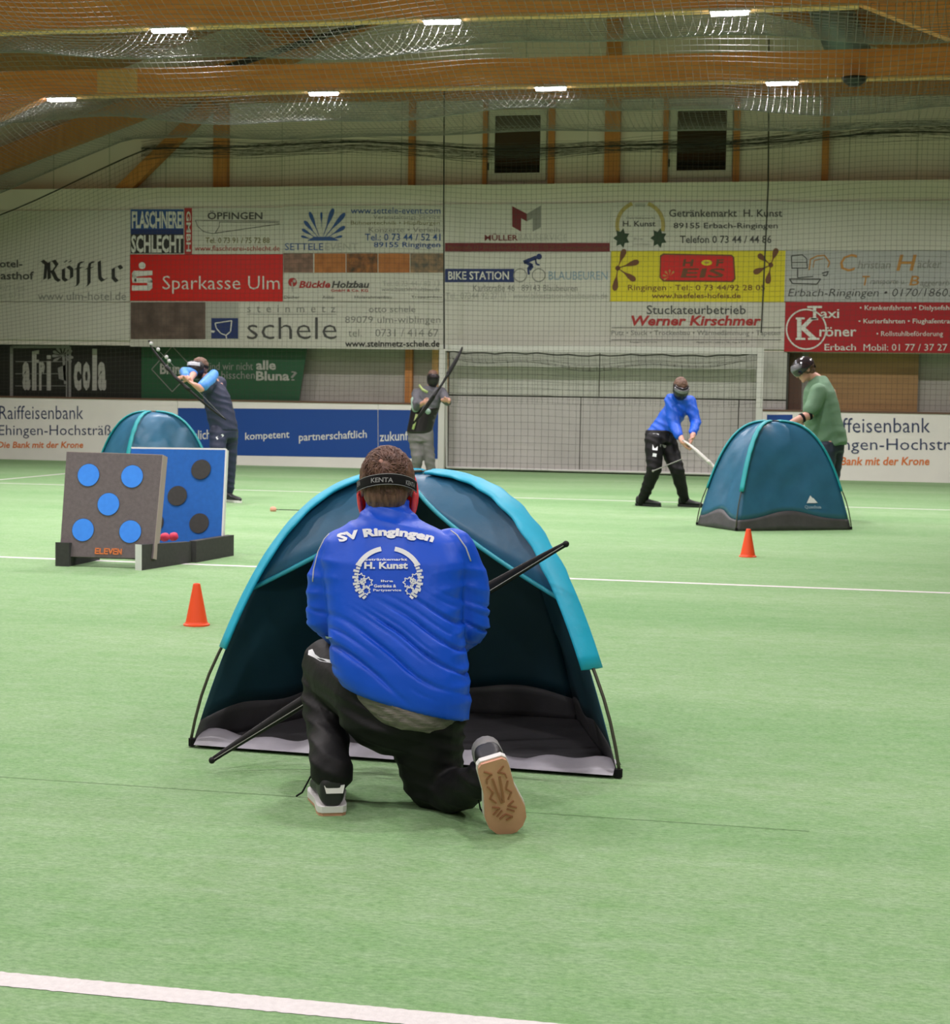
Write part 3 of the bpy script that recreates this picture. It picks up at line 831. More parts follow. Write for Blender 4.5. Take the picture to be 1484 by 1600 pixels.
s = Sign('sponsor_banner', 953.5, 315, 1226, 391.5, M['ban_white'], 'white banner with a hop and barley wreath beside dark lettering')
s.polys(stroke(circ(1000, 352, 36, 165, 250, 10), 6) + stroke(circ(1000, 352, 36, 290, 375, 10), 6), 'ink_gold'); s.polys(stroke(circ(1000, 352, 32, 255, 285, 6), 5), 'ink_pale')
for cx in (971, 1029):
    leaf = []
    for i in range(14):
        a = math.radians(i * 360 / 14); r = 14 if i % 2 else 8.5
        leaf.append((cx + r * 0.95 * math.cos(a), 372 + r * 1.15 * math.sin(a)))
    s.polys([leaf], 'ink_leaf')
s.text('Getränkemarkt', 978, 339, 1024, 342, 'ink_dark'); s.text('H. Kunst', 973, 345, 1024, 354, 'ink_dark', 0.02); s.text('Ihre', 990, 371, 1004, 375, 'ink_grey'); s.text('Getränke & Partyservice', 988, 379, 1016, 385, 'ink_pale')
s.text('Getränkemarkt  H. Kunst', 1045, 327, 1222, 339, 'ink_dark', 0.015); s.text('89155 Erbach-Ringingen', 1052, 348, 1215, 359.5, 'ink_dark', 0.012); s.text('Telefon 0 73 44 / 44 86', 1062, 368, 1205, 380, 'ink_dark', 0.012)

s = Sign('sponsor_banner', 954, 392, 1226, 471.5, M['ban_yellow'], 'yellow banner with a red block between two brown flowers')
s.poly([(1031, 399), (1036, 396), (1143, 398), (1147, 402), (1149, 436), (1145, 441), (1036, 440), (1030, 434)], 'ink_brown', k=0.004)
s.poly([(1033, 401), (1037, 398.5), (1142, 400), (1145, 403), (1146.5, 435), (1143, 439), (1037, 437.5), (1032, 433)], 'ban_red', k=0.006)
s.text('H', 1066, 405, 1084, 416, 'ink_brown', 0.03, 0.1, k=0.009); s.text('F', 1118, 405, 1131, 416, 'ink_brown', 0.03, 0.1, k=0.009); s.polys([circ(1104, 410.5, 8.5, n=18, ry=4.4)], 'ban_yellow', k=0.009); s.polys([circ(1104, 410.5, 4, n=12, ry=1.6)], 'ink_ochre', k=0.011)
s.text('EIS', 1063, 419, 1132, 434, 'ink_brown', 0.02, 0.1, k=0.009)
s.polys([petal(1046, 432, a, 2, 11, 1.6) for a in (150, 190, 230, 270, 310)], 'ink_ochre', k=0.009)
for cx, cy, L in ((965, 419, ((-18, 35), (35, 34), (98, 36), (-70, 32), (-150, 24))), (1204, 414, ((-30, 26), (28, 30), (100, 30), (155, 30), (-70, 28), (-140, 26)))):
    s.polys([petal(cx, cy, a, 1, r, 4.6) for a, r in L if cx + r * math.cos(math.radians(a)) > 955 and cx + r * math.cos(math.radians(a)) < 1226] + [circ(cx, cy, 4, n=12)], 'ink_brown')
s.text('Ringingen · Tel.: 0 73 44/92 28 05', 981, 445, 1195, 456.5, 'ink_brown', 0.0); s.text('www.haefeles-hofeis.de', 1018, 458, 1157, 466, 'ink_brown', 0.01)

s = Sign('sponsor_banner', 953.5, 472, 1226, 545, M['ban_white'], 'white banner with a bold red name under grey lettering, above the goal')
s.text('Stuckateurbetrieb', 1010, 477, 1165, 491, 'ink_dark', 0.008); s.text('Werner Kirschmer', 986, 493, 1189, 509, 'ink_red', 0.03, 0.18)
s.polys(stroke([(955, 512), (1220, 512)], 0.9) + stroke([(955, 531), (1220, 531)], 0.9), 'ink_dark', 'rule')
s.text('Putz • Stuck • Trockenbau • Wärmedämmung • Tapeten', 955, 516, 1219, 526, 'ink_grey', 0.008); s.text('Ringingen · Tel. 0 73 44', 984, 533.5, 1026, 536, 'ink_dark'); s.text('Mobil 0171 / 650 21 98 · Fax 0 73 44', 1088, 533.5, 1170, 536, 'ink_dark')

s = Sign('sponsor_banner', 1226, 391.5, 1560, 472, M['ban_grey'], 'grey banner with a sketched digger and orange initials')
s.polys(stroke([(1236, 400), (1253, 398), (1260, 404), (1261, 419), (1237, 419), (1236, 400)], 1.4) + stroke([(1237, 410), (1260, 410)], 1.2) + stroke([(1233, 436), (1282, 436), (1276, 444), (1238, 443), (1233, 436)], 1.6) + stroke([(1246, 420), (1246, 434), (1270, 432)], 1.4) + stroke([(1284, 427), (1294, 424), (1291, 431), (1285, 430)], 1.6), 'ink_dark')
s.polys(stroke([(1264, 422), (1266, 405), (1276, 400), (1288, 399), (1296, 410), (1293, 418)], 2.0) + stroke([(1270, 418), (1272, 407), (1286, 404)], 1.2), 'ink_ochre')
s.text('C', 1312, 397, 1339, 424, 'ink_ochre', 0.0, 0.2); s.text('hristian', 1340, 407, 1391, 420, 'ink_grey', 0.0, 0.2); s.text('H', 1400, 398, 1432, 423, 'ink_ochre', 0.01, 0.2); s.text('äcker', 1433, 406, 1471, 419, 'ink_grey', 0.0, 0.2)
s.text('T', 1347, 431, 1359, 446, 'ink_ochre', 0.01, 0.2); s.text('ransporte u.', 1359, 437, 1414, 447, 'ink_grey', 0, 0.2); s.text('B', 1420, 431, 1436, 446, 'ink_ochre', 0.01, 0.2); s.text('aggerarbeiten', 1437, 437, 1510, 449, 'ink_grey', 0, 0.2)
s.text('Erbach-Ringingen • 0170/1860529', 1231, 451, 1512, 467, 'ink_dark', -0.008, 0.2)

s = Sign('sponsor_banner', 1226, 472.5, 1560, 551, M['ban_dred'], 'dark red banner with a white ringed K at the right edge')
s.polys(stroke(circ(1259.5, 514.5, 31, n=36), 2.4), 'ink_white')
s.text('T', 1261, 478, 1284, 499, 'ink_white', 0.012); s.text('axi', 1282, 483, 1311, 497, 'ink_white', 0.012); s.text('K', 1245, 496, 1278, 530, 'ink_white', 0.02); s.text('röner', 1280, 511, 1338, 526, 'ink_white', 0.015)
s.polys([[(1243, 528), (1258, 528), (1258, 531), (1243, 531)], [(1243, 496), (1257, 496), (1257, 499), (1243, 499)], [(1262, 528), (1280, 528), (1280, 531), (1262, 531)], [(1264, 497), (1276, 496), (1276, 499), (1264, 500)], [(1266, 497), (1278, 497), (1278, 500), (1266, 500)]], 'ink_white', 'lettering', k=0.008)
s.text('• Krankenfahrten • Dialysefahrten', 1343, 477, 1503, 487, 'ink_white', 0.01); s.text('• Kurierfahrten • Flughafentransfer', 1341, 498, 1508, 507.5, 'ink_white', 0.01); s.text('• Rollstuhlbeförderung', 1369, 517.5, 1473, 527.5, 'ink_white', 0.0)
s.text('Erbach', 1288, 537.5, 1337, 547.5, 'ink_white', 0.01); s.text('Mobil: 01 77 / 37 27 86', 1349, 537.5, 1500, 548, 'ink_white', 0.0)

# black and green banners low at the left
YL = 27.25
s = Sign('drinks_banner', -40, 531, 221, 632, M['ban_black'], 'black banner with tall grey letters and a palm in a frame', YL)
s.polys(stroke([(18, 542), (109, 542), (109, 628)], 4) + stroke([(18, 541), (18, 628)], 5) + stroke([(104, 545), (104, 628)], 2) + stroke([(20, 621), (106, 621)], 1.4) + stroke([(24, 565), (104, 565)], 1) + stroke([(24, 584), (104, 584)], 0.9) + stroke([(24, 603), (104, 603)], 0.9), 'ink_grey', 'frame_print')
for t, x0, x1 in (('a', 35, 47.5), ('r', 61, 70),):
    s.text(t, x0, 565, x1, 610, 'ink_pale', 0.05, k=0.008)
s.polys([[(50, 549), (61, 547), (61, 553), (57, 553), (57, 562), (61, 562), (61, 567), (57, 567), (57, 610), (50, 610)], [(73, 564), (79.5, 564), (79.5, 610), (73, 610)], [(73, 555), (79.5, 555), (79.5, 561), (73, 561)]], 'ink_pale', 'lettering', k=0.008)
s.polys([petal(98, 556, a, 0, 17, 2.4) for a in (150, 180, 205, 235, 270, 300, 330, 10, 35)] + [[(90, 575), (102, 570), (104, 596), (92, 592)]] + stroke([(99, 556), (102, 600)], 4), 'ink_grey', 'emblem', k=0.008)
for t, x0, x1, y0 in (('c', 115, 127, 565), ('o', 129, 141, 565), ('a', 153, 166, 565)):
    s.text(t, x0, y0, x1, 610.5, 'ink_pale', 0.05, k=0.008)
s.polys([[(144, 545), (151.5, 545), (151.5, 610), (144, 610)]], 'ink_pale', 'lettering', k=0.008)
s = Sign('drinks_banner', 0, 0, 0, 0, M['ban_green'], 'dark green banner with pale lettering and a thin diamond outline', YL - 0.02, quad=[(221, 632), (466, 632), (481, 537), (221, 534)])
s.polys(stroke([(269, 541), (303, 577), (269, 612), (237, 577), (269, 541)], 1.3), 'ink_grey')
s.text('Bluna', 250, 568, 290, 585, 'ink_pale', 0.03); s.text('Sind wir nicht', 322, 566, 395, 578, 'ink_grey', 0.0); s.text('alle', 400, 563, 431, 578, 'ink_pale', 0.03)
s.text('ein bisschen', 322, 580, 398, 592, 'ink_grey', 0.0); s.text('Bluna', 400, 580, 452, 595, 'ink_pale', 0.03); s.text('?', 454, 580, 464, 595, 'ink_grey', 0.0)

# boards round the pitch
YBD = 26.85
def board(x0, x1, m, label, low=None, top=1.075):
    xa, xb = at(x0, 690, YBD).x, at(x1, 690, YBD).x
    s = Sign.__new__(Sign); s.Y = YBD; s.k = 0.003
    s.root = thing('perimeter_board', ((xa + xb) / 2, YBD, 0), label, 'board')
    MB().box((xa, YBD, 0.0), (xb, YBD + 0.06, top)).build('panel', M['board'], s.root)
    MB().box((xa, YBD - 0.01, top), (xb, YBD + 0.08, top + 0.03)).build('top_rail', M['trim_brown'], s.root)
    return s
s = board(-60, 277, None, 'white pitch board with navy lettering at the left edge')
s.text('Raiffeisenbank', -1, 634, 130, 655, 'ink_board', -0.005); s.text('Ehingen-Hochsträß', -2, 664, 173, 685, 'ink_board', -0.005); s.text('Die Bank mit der Krone', -4, 690, 130, 700, 'ink_orange', 0.02, 0.15)
s = board(277.5, 590, None, 'blue pitch board with slanted white words, behind the archers')
s.poly([(278, 712 - 2), (590, 715.5), (590, 640), (278, 637.5)], 'board_blue')
s.text('menschlich', 262, 675, 329, 690, 'ink_white', 0.01, tilt=0.06); s.text('kompetent', 383, 676, 452, 691, 'ink_white', 0.01, tilt=0.05); s.text('partnerschaftlich', 467, 677, 573, 693, 'ink_white', 0.01, tilt=0.05)
s = board(590.5, 688, None, 'short blue pitch board beside the left goal post')
s.poly([(591, 715.5), (687.5, 717), (687.5, 641.5), (591, 640)], 'board_blue')
s.text('zukunfts', 585 + 8, 675, 648, 690, 'ink_white', 0.01, tilt=0.05)
s = board(1190, 1560, None, 'white pitch board with navy lettering right of the goal', top=at(1337, 645, YBD).z)
s.rect(1198, 648, 1238, 700, 'board_blue')
s.text('Raiffeisenbank', 1279, 653, 1453, 676, 'ink_board', -0.003); s.text('Ehingen-Hochsträß', 1279, 685, 1512, 709, 'ink_board', -0.003); s.text('Die Bank mit der Krone', 1283, 714, 1452, 727, 'ink_orange', 0.02, 0.15)

# ------------------------------------------------------------------ goal
YGO = 26.60
xl_, xr_ = at(690.5, 640, YGO).x, at(1186, 640, YGO).x
zt_ = at(938, 546, YGO).z
g = thing('football_goal', ((xl_ + xr_) / 2, YGO, 0), 'white football goal with a dark net before the back wall', 'goal')
for x in (xl_, xr_):
    MB().box((x - 0.05, YGO - 0.05, 0), (x + 0.05, YGO + 0.05, zt_ + 0.05)).build('goal_post', M['white_metal'], g)
MB().box((xl_ + 0.05, YGO - 0.05, zt_ - 0.05), (xr_ - 0.05, YGO + 0.05, zt_ + 0.05)).build('crossbar', M['white_metal'], g)
sb = MB()
for x in (xl_, xr_):
    sb.tube([(x, YGO, zt_), (x, YGO + 0.25, zt_ - 0.05), (x, YGO + 0.40, 0.04)], 0.02, 8)
sb.tube([(xl_, YGO + 0.40, 0.04), (xr_, YGO + 0.40, 0.04)], 0.02, 8)
sb.build('net_stay', M['white_metal'], g)
def gn(u, v):
    x = xl_ + (xr_ - xl_) * u
    sg = 0.10 * math.sin(pi * u) + 0.03 * math.sin(u * 17)
    if v < 0.3:
        k = v / 0.3
        return Vector((x, YGO + 0.06 + 0.24 * k, zt_ - 0.05 - sg * 1.8 * math.sin(pi * k * 0.9) - 0.12 * k))
    k = (v - 0.3) / 0.7
    return Vector((x, YGO + 0.30 + 0.10 * k + 0.02 * math.sin(k * 9 + u * 8), (zt_ - 0.17 - sg * 0.6) * (1 - k) + 0.03))
mb = MB()
for i in range(46):
    mb.tube([gn(i / 45, j / 14) for j in range(15)], 0.0018, 4)
for j in range(24):
    mb.tube([gn(i / 30, j / 23) for i in range(31)], 0.0018, 4)
mb.tube([gn(i / 30, 0.02) + Vector((0, 0, 0.012 * math.sin(i * 2.2))) for i in range(31)], 0.012, 5)
mb.build('goal_net', M['goalnet'], g, smooth=True, fix=False)

# ------------------------------------------------------------------ tents
def darken_inside(o, cen):
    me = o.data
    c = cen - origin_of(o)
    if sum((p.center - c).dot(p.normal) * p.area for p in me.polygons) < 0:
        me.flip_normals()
    me.materials.append(M['tent_lining_shade'])
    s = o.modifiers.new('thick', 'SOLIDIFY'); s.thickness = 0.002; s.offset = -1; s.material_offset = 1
def tent(fl, fr, bl, br, apex, label, sleeve, sw=0.034, logo=False, seed=0, front_edge=(0.58, 0.95), group=None):
    """dome shelter on two crossing poles: closed sides and back, a visor over the open front"""
    fl, fr, bl, br, apex = (Vector(p) for p in (fl, fr, bl, br, apex))
    H = apex.z
    t = thing('beach_tent', (apex.x, apex.y, 0), label, 'tent', group)
    def arc(c, s, drop=0.0):
        c0 = 1 - s
        h = apex - c
        return Vector((c.x + h.x * s, c.y + h.y * s, (H - drop) * (1 - c0 ** 3) ** 1.0))
    cen = (fl + fr + bl + br) / 4
    def panel_pt(ca, cb, s, u, fr_lo=False):
        a, b = arc(ca, s), arc(cb, s)
        p = a.lerp(b, u)
        out = (ca + cb) / 2 - cen; out.z = 0
        if out.length > 1e-6: out.normalize()
        sg = math.sin(pi * u) * (1 - s) ** 0.6 * min(1, s * 6)
        p = p - out * 0.035 * sg
        w = noise.noise(Vector((u * 3 + seed, s * 4, seed))) * 0.020 * math.sin(pi * u) * min(1, s * 8)
        w += 0.013 * math.sin((u * 1.0 + s * 2.2) * 16 + seed + 2 * noise.noise(Vector((u * 2, s * 2, seed)))) * math.sin(pi * u) * max(0, 0.55 - s) * min(1, s * 8)
        return p + out * w
    S0 = 0.034   # share of the arc taken by the grey skirt
    for (ca, cb, nm) in ((bl, fl, 'side_panel'), (br, bl, 'back_panel'), (fr, br, 'side_panel')):
        def sk(u):
            return S0 * (1 + 0.35 * math.sin(u * 7 + seed) * math.sin(pi * u) + 0.55 * math.sin(pi * u))
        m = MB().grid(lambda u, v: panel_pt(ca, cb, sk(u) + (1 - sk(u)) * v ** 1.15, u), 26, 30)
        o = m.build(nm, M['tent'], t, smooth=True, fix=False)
        darken_inside(o, cen)
        m = MB().grid(lambda u, v: panel_pt(ca, cb, sk(u) * v, u) + Vector((0, 0, 0.004 * (1 - v))), 26, 4)
        o = m.build('skirt', M['tent_skirt'], t, smooth=True, fix=False)
        sol = o.modifiers.new('thick', 'SOLIDIFY'); sol.thickness = 0.002
    # visor, same fabric on both faces
    zlo, zhi = front_edge
    def fe(u):
        z = zlo + (zhi - zlo) * (1 - abs(2 * u - 1) ** 1.05)
        return 1 - (1 - z) ** (1 / 3)
    out = ((fl + fr) / 2 - cen).normalized()
    def vis(u, v):
        s = fe(u) + (1 - fe(u)) * v
        a, b = arc(fl, s), arc(fr, s)
        return a.lerp(b, u) + out * (-0.02 * math.sin(pi * u) * (1 - v))
    o = MB().grid(vis, 40, 12).build('visor', M['tent'], t, smooth=True, fix=False)
    sol = o.modifiers.new('thick', 'SOLIDIFY'); sol.thickness = 0.002
    MB().tube([vis(i / 40, 0) for i in range(41)], 0.008, 6).build('visor_binding', M['tent_seam'], t, smooth=True)
    # poles with their fabric sleeves
    side = {0: (fl, bl, fr), 1: (fr, br, fl), 2: (bl, fl, br), 3: (br, fr, bl)}
    for k in range(4):
        c, n1, n2 = side[k]
        outc = c - cen; outc.z = 0; outc.normalize()
        rods = []
        for i in range(33):
            s = i / 32
            rods.append(arc(c, s) + outc * 0.007 + Vector((0, 0, 0.010)) + outc * 0.014 * max(0.0, math.sin(pi * min(1, s / 0.15))) * (1 if s < 0.15 else 0))
        MB().tube(rods, 0.0055, 6).build('pole', M['pole'], t, smooth=True)
        a, b = 0.137, (0.90 if k % 2 == 0 else 0.93)
        pts, ups = [], []
        rings = []
        mid = ((n1 if k in (0, 1) else n2) * 0 + (n1 + n2) / 2)
        for i in range(40):
            s = a + (b - a) * i / 39
            p, q = arc(c, s), arc(c, s + 0.01)
            tn = (q - p).normalized()
            nrm = (outc * (1 - s) + Vector((0, 0, 1)) * (0.25 + s)).normalized()
            sd = tn.cross(nrm).normalized()
            nrm = sd.cross(tn)
            wv = 1 + 0.10 * math.sin(s * 60 + seed) * (s > 0.3)
            rings.append((p + nrm * 0.010, sd * sw * wv, nrm * 0.011))
        MB().loft(rings, 12).build('pole_sleeve', sleeve, t, smooth=True)
    # seams, ground sheet
    MB().prism([fl + Vector((0, 0, 0.006)), fr + Vector((0, 0, 0.006)), br + Vector((0, 0, 0.006)), bl + Vector((0, 0, 0.006))], (0, 0, 0.006)).build('ground_sheet', M['tent_skirt'], t)
    e = MB()
    n = 28
    d = (fr - fl)
    nn = Vector((d.y, -d.x, 0)).normalized() * -1
    if nn.dot(out) < 0: nn = -nn
    e.grid(lambda u, v: fl.lerp(fr, 0.01 + u * 0.98) + nn * (0.02 - 0.16 * v) + Vector((0, 0, 0.012 + 0.028 * math.sin(pi * v) * (1 + 0.35 * math.sin(u * 21 + seed) + 0.3 * math.sin(u * 47)))), 60, 6)
    o = e.build('sill', M['tent_sheet'], t, smooth=True, fix=False)
    for c in (fl, fr, bl, br):
        MB().tube([c + Vector((0, 0, 0.004)), c + Vector((0, 0, 0.03))], 0.013, 8).build('corner_peg', M['strap'], t)
    if logo:
        mbl = MB()
        def L(u, s):
            p = panel_pt(br, bl, s, u); o2 = ((bl + br) / 2 - cen).normalized()
            return p + o2 * 0.006
        for tri in (((0.36, 0.092), (0.27, 0.092), (0.315, 0.122)), ((0.33, 0.10), (0.255, 0.092), (0.29, 0.112))):
            mbl.add([L(*p) for p in tri], [(0, 1, 2)])
        mbl.build('logo', M['print_white'], t, fix=False)
        uv, fs = text_mesh('Quechua', 0.03)
        mb2 = MB(); mb2.add([L(0.385 - 0.155 * a, 0.070 + 0.014 * b) for a, b in uv], fs)
        mb2.build('lettering', M['ink_lblue'], t, fix=False)
    return t

FL, FR = gnd(300, 1167), gnd(966, 1216)
ax = (FR - FL).normalized(); ay = Vector((-ax.y, ax.x, 0))
tent(FL, FR, FL + ax * 0.30 + ay * 0.86, FR - ax * 0.30 + ay * 0.86, (lambda p: Vector((p.x, p.y, p.z)))(dep(660, 741, 5.98)),
     'open beach tent with a bright cyan arch in front of the kneeling man', M['tent_sleeve'], 0.053, seed=1.0)
rFL, rBL, rBR = gnd(1089, 821), gnd(1150, 830), gnd(1329, 828)
rFR = rFL + (rBR - rBL) * 1.25
cx = (rFL + rBL + rBR + rFR) / 4
ap = at(1208, 659, cx.y - 0.03)
tent(rFL, rFR, rBL, rBR, ap, 'blue tent seen from behind beside the man in green, with an orange cone before it', M['tent_sleeve2'], 0.026, logo=True, seed=4.0)
# the one behind the target boards: same make, same turn, farther off
off = gnd(262, 790) - gnd(1208, 826)
off.z = 0
sc = 1.0
lBL = gnd(190, 783); lBR = gnd(341, 781.5); lFL = gnd(140, 776); lFR = lFL + (lBR - lBL) * 1.25
cx = (lFL + lBL + lBR + lFR) / 4
ap = at(238, 644, cx.y)
tent(lFL, lFR, lBL, lBR, ap, 'blue tent half hidden behind the two foam target boards', M['tent_sleeve2'], 0.028, seed=2.3)

# ------------------------------------------------------------------ cones
def cone(p, label):
    t = thing('marker_cone', p, label, 'cone', 'orange marker cones')
    prof = [(0.068, 0.0), (0.068, 0.008), (0.060, 0.012), (0.056, 0.02), (0.019, 0.212), (0.017, 0.218), (0.011, 0.219), (0.010, 0.21)]
    MB().loft([(Vector(p) + Vector((0, 0, z)), Vector((r, 0, 0)), Vector((0, r, 0))) for r, z in prof], 28).build('cone_body', M['cone'], t, smooth=False)
    return t
cone(gnd(307, 977), 'orange cone standing alone on the turf left of the open tent')
cone(gnd(1168, 870), 'orange cone standing in front of the tent seen from behind')

# ------------------------------------------------------------------ foam targets
def foam_target(bl, br, tr, tl, thick, mface, mspot, medge, spots, rad, label, feet, foot_front, letter=False):
    bl, br, tr, tl = (Vector(p) for p in (bl, br, tr, tl))
    t = thing('foam_target', ((bl.x + br.x) / 2, (bl.y + br.y) / 2, 0), label, 'target')
    nrm = (br - bl).cross(tl - bl).normalized()
    if nrm.y > 0: nrm = -nrm
    MB().prism([bl, br, tr, tl], -nrm * thick).build('board', mface, t)
    rim = MB()
    e = 0.012 if medge is M['foam_white'] else 0.003
    rim.prism([br, br + (br - bl).normalized() * e, tr + (br - bl).normalized() * e, tr], -nrm * thick)
    rim.prism([tl, tr, tr + (tl - bl).normalized() * e, tl + (tl - bl).normalized() * e], -nrm * thick)
    rim.build('board_edge', medge, t)
    U, V = (br - bl), (tl - bl)
    for a, b in spots:
        c = bl + U * a + V * b
        MB().disc(c - nrm * 0.01, U.normalized() * rad, V.normalized() * rad, nrm * 0.014).build('target_spot', mspot, t)
        MB().ring(c + nrm * 0.002, U.normalized() * rad * 1.035, V.normalized() * rad * 1.035, 0.97, nrm * 0.001).build('spot_edge', M['foam_dark'], t)
    for (a, b, w, h0, h1) in feet:
        a, b = Vector(a), Vector(b)
        d = (b - a).normalized(); sd = Vector((d.y, -d.x, 0))
        q = [a - sd * w / 2, b - sd * w / 2, b - sd * w / 2 + Vector((0, 0, h1)), a - sd * w / 2 + Vector((0, 0, h0))]
        f = MB().prism(q, sd * w).build('foot', M['foam_dark'], t)
        q2 = [a - sd * w / 2, a + sd * w / 2, a + sd * w / 2 + Vector((0, 0, h0)), a - sd * w / 2 + Vector((0, 0, h0))]
        if foot_front:
            MB().prism(q2, -d * 0.003).build('foot_end', M[foot_front], f)
    if letter:
        mb = MB()
        W, Hh = 0.0145, 0.034
        G = {'E': [((0, 0), (0, 1)), ((0, 0), (1, 0)), ((0, .5), (1, .5)), ((0, 1), (1, 1))], 'L': [((0, 0), (0, 1)), ((0, 0), (1, 0))],
             'V': [((0, 1), (.5, 0)), ((.5, 0), (1, 1))], 'N': [((0, 0), (0, 1)), ((0, 1), (1, 0)), ((1, 0), (1, 1))]}
        u, v = U.normalized(), V.normalized()
        o0 = bl + U * 0.385 + V * 0.035 + nrm * 0.003
        for i, ch in enumerate('ELEVEN'):
            o1 = o0 + u * i * 0.0325
            for (x0, y0), (x1, y1) in G[ch]:
                a = o1 + u * x0 * 0.023 + v * y0 * Hh; b = o1 + u * x1 * 0.023 + v * y1 * Hh
                dd = (b - a).normalized(); w = dd.cross(nrm) * 0.0042
                mb.prism([a - w - dd * .003, b - w + dd * .003, b + w + dd * .003, a + w - dd * .003], nrm * 0.002)
        mb.build('lettering', M['ink_orange'], t)
    return t
Yt = 10.60
foam_target(at(93, 869, Yt), at(239, 873, Yt + 0.03), at(254, 711, Yt + 0.17), at(104, 706, Yt + 0.14), 0.095, M['foam_grey'], M['spot_blue'], M['foam_greyedge'],
            [(0.255, 0.78), (0.725, 0.775), (0.49, 0.505), (0.235, 0.255), (0.742, 0.25)], 0.078,
            'grey foam target board with five bright blue spots',
            [(gnd(97, 885), gnd(97, 885) + Vector((0.0, 0.5, 0)), 0.10, 0.165, 0.13), (gnd(216.5, 891), gnd(294, 879), 0.05, 0.175, 0.15)], None, True)
Y2 = 11.55
foam_target(at(196, 862, Y2 - 0.02), at(345, 856, Y2 + 0.05), at(352, 703, Y2 + 0.17), at(205, 701, Y2 + 0.10), 0.05, M['foam_blue'], M['spot_dark'], M['foam_white'],
            [(0.75, 0.765), (0.515, 0.52), (0.285, 0.27), (0.76, 0.245), (0.28, 0.765)], 0.072,
            'blue foam target board with dark spots and a white edge',
            [(gnd(190, 873) + Vector((0, 0.1, 0)), gnd(190, 873) + Vector((0.1, 0.5, 0)), 0.06, 0.15, 0.15), (gnd(301, 879), gnd(360, 868), 0.055, 0.155, 0.155)], None)
w0 = gnd(216.5, 891)
# pale cut ends of the feet, belong to the front target
ft = [o for o in COL.objects if o.name.startswith('foam_target') and o.parent is None][0]
d = (gnd(294, 879) - w0).normalized(); sd = Vector((d.y, -d.x, 0)) * 0.025
MB().prism([w0 - sd, w0 + sd, w0 + sd + Vector((0, 0, 0.175)), w0 - sd + Vector((0, 0, 0.175))], -d * 0.004).build('foot_end', M['foam_white'], ft)

def foam_arrow(tip, tail, label, mt, group=None):
    tip, tail = Vector(tip), Vector(tail)
    d = (tail - tip).normalized()
    t = thing('foam_arrow', tip, label, 'arrow', group)
    u = d.orthogonal().normalized(); w = d.cross(u)
    prof = [(0.0, 0.012), (0.006, 0.024), (0.022, 0.031), (0.045, 0.030), (0.060, 0.020), (0.066, 0.008)]
    MB().loft([(tip + d * x, u * r, w * r) for x, r in prof], 16).build('arrow_tip', mt, t, smooth=True)
    MB().tube([tip + d * 0.06, tail], 0.004, 6).build('shaft', M['bow_black'], t)
    f = MB()
    for k in range(3):
        a = k * 2 * pi / 3; r = u * math.cos(a) + w * math.sin(a)
        f.prism([tail - d * 0.10 + r * 0.004, tail - d * 0.02 + r * 0.004, tail - d * 0.02 + r * 0.022, tail - d * 0.08 + r * 0.022], r.cross(d) * 0.001)
    f.build('fletching', M['mask_red'], t)
    return t
c = at(263, 838, 11.12); foam_arrow(c, c + Vector((-0.55, 0.10, -0.14)), 'left of the two pink foam arrow tips behind the dark foot bar', M['foam_pink'])
c = at(277, 837, 11.26); foam_arrow(c, c + Vector((-0.55, 0.06, -0.15)), 'right of the two pink foam arrow tips behind the dark foot bar', M['foam_pink'])
c = gnd(172, 873, 0.032); foam_arrow(c + Vector((0.10, 0.25, 0)), c + Vector((-0.02, 0.60, -0.02)), 'red foam arrow tip lying under the grey target board', M['mask_red'])
c = gnd(422, 796, 0.02); foam_arrow(c, c + Vector((0.62, 0.06, 0)), 'arrow lying on the turf left of the open tent top', M['gum'])

# ------------------------------------------------------------------ bows
def bow(a, b, fwd, brace, label, ml, mg, lim=0.017, grip_at=0.5, string=True, name='recurve_bow'):
    """a, b: limb tips; fwd: the way it shoots; brace: how far the grip stands before the string"""
    a, b, fwd = Vector(a), Vector(b), Vector(fwd).normalized()
    t = thing(name, a.lerp(b, grip_at), label, 'bow')
    ln = (b - a)
    side = ln.normalized().cross(fwd)
    def P(s):
        k = 1 - (2 * s - 1) ** 2
        rc = -0.10 * brace * math.exp(-((min(s, 1 - s) - 0.0) / 0.07) ** 2)
        return a + ln * s + fwd * (brace * k ** 0.75 + rc * 0)
    L1 = [(P(i / 40 * 0.40), side * (lim * (0.55 + 1.0 * (i / 16 if i < 16 else 1) * 0.45)), fwd * 0.006) for i in range(0, 41, 2)]
    def limb(s0, s1):
        rings = []
        for i in range(15):
            s = s0 + (s1 - s0) * i / 14
            w = lim * (0.45 + 0.55 * min(1, i / 8))
            rings.append((P(s), side * w, fwd * (0.005 + 0.006 * i / 14)))
        return MB().loft(rings, 10)
    limb(0, 0.36).build('limb', ml, t, smooth=True)
    limb(1, 0.64).build('limb', ml, t, smooth=True)
    rings = []
    for i in range(17):
        s = 0.345 + 0.31 * i / 16
        q = abs(i - 8) / 8
        rings.append((P(s) + fwd * 0.012 * (1 - q), side * (0.016 + 0.006 * q), fwd * (0.020 + 0.010 * math.cos(q * 7) * (q < 0.9))))
    MB().loft(rings, 12).build('grip', mg, t, smooth=True)
    if string:
        MB().tube([P(0.0) - fwd * 0.004, P(1.0) - fwd * 0.004], 0.0014, 6).build('bow_string', M['string'], t)
    for s in (0.0, 1.0):
        MB().ball(P(s), 0.011, 8, 6).build('limb_tip', ml, t, smooth=True)
    return t

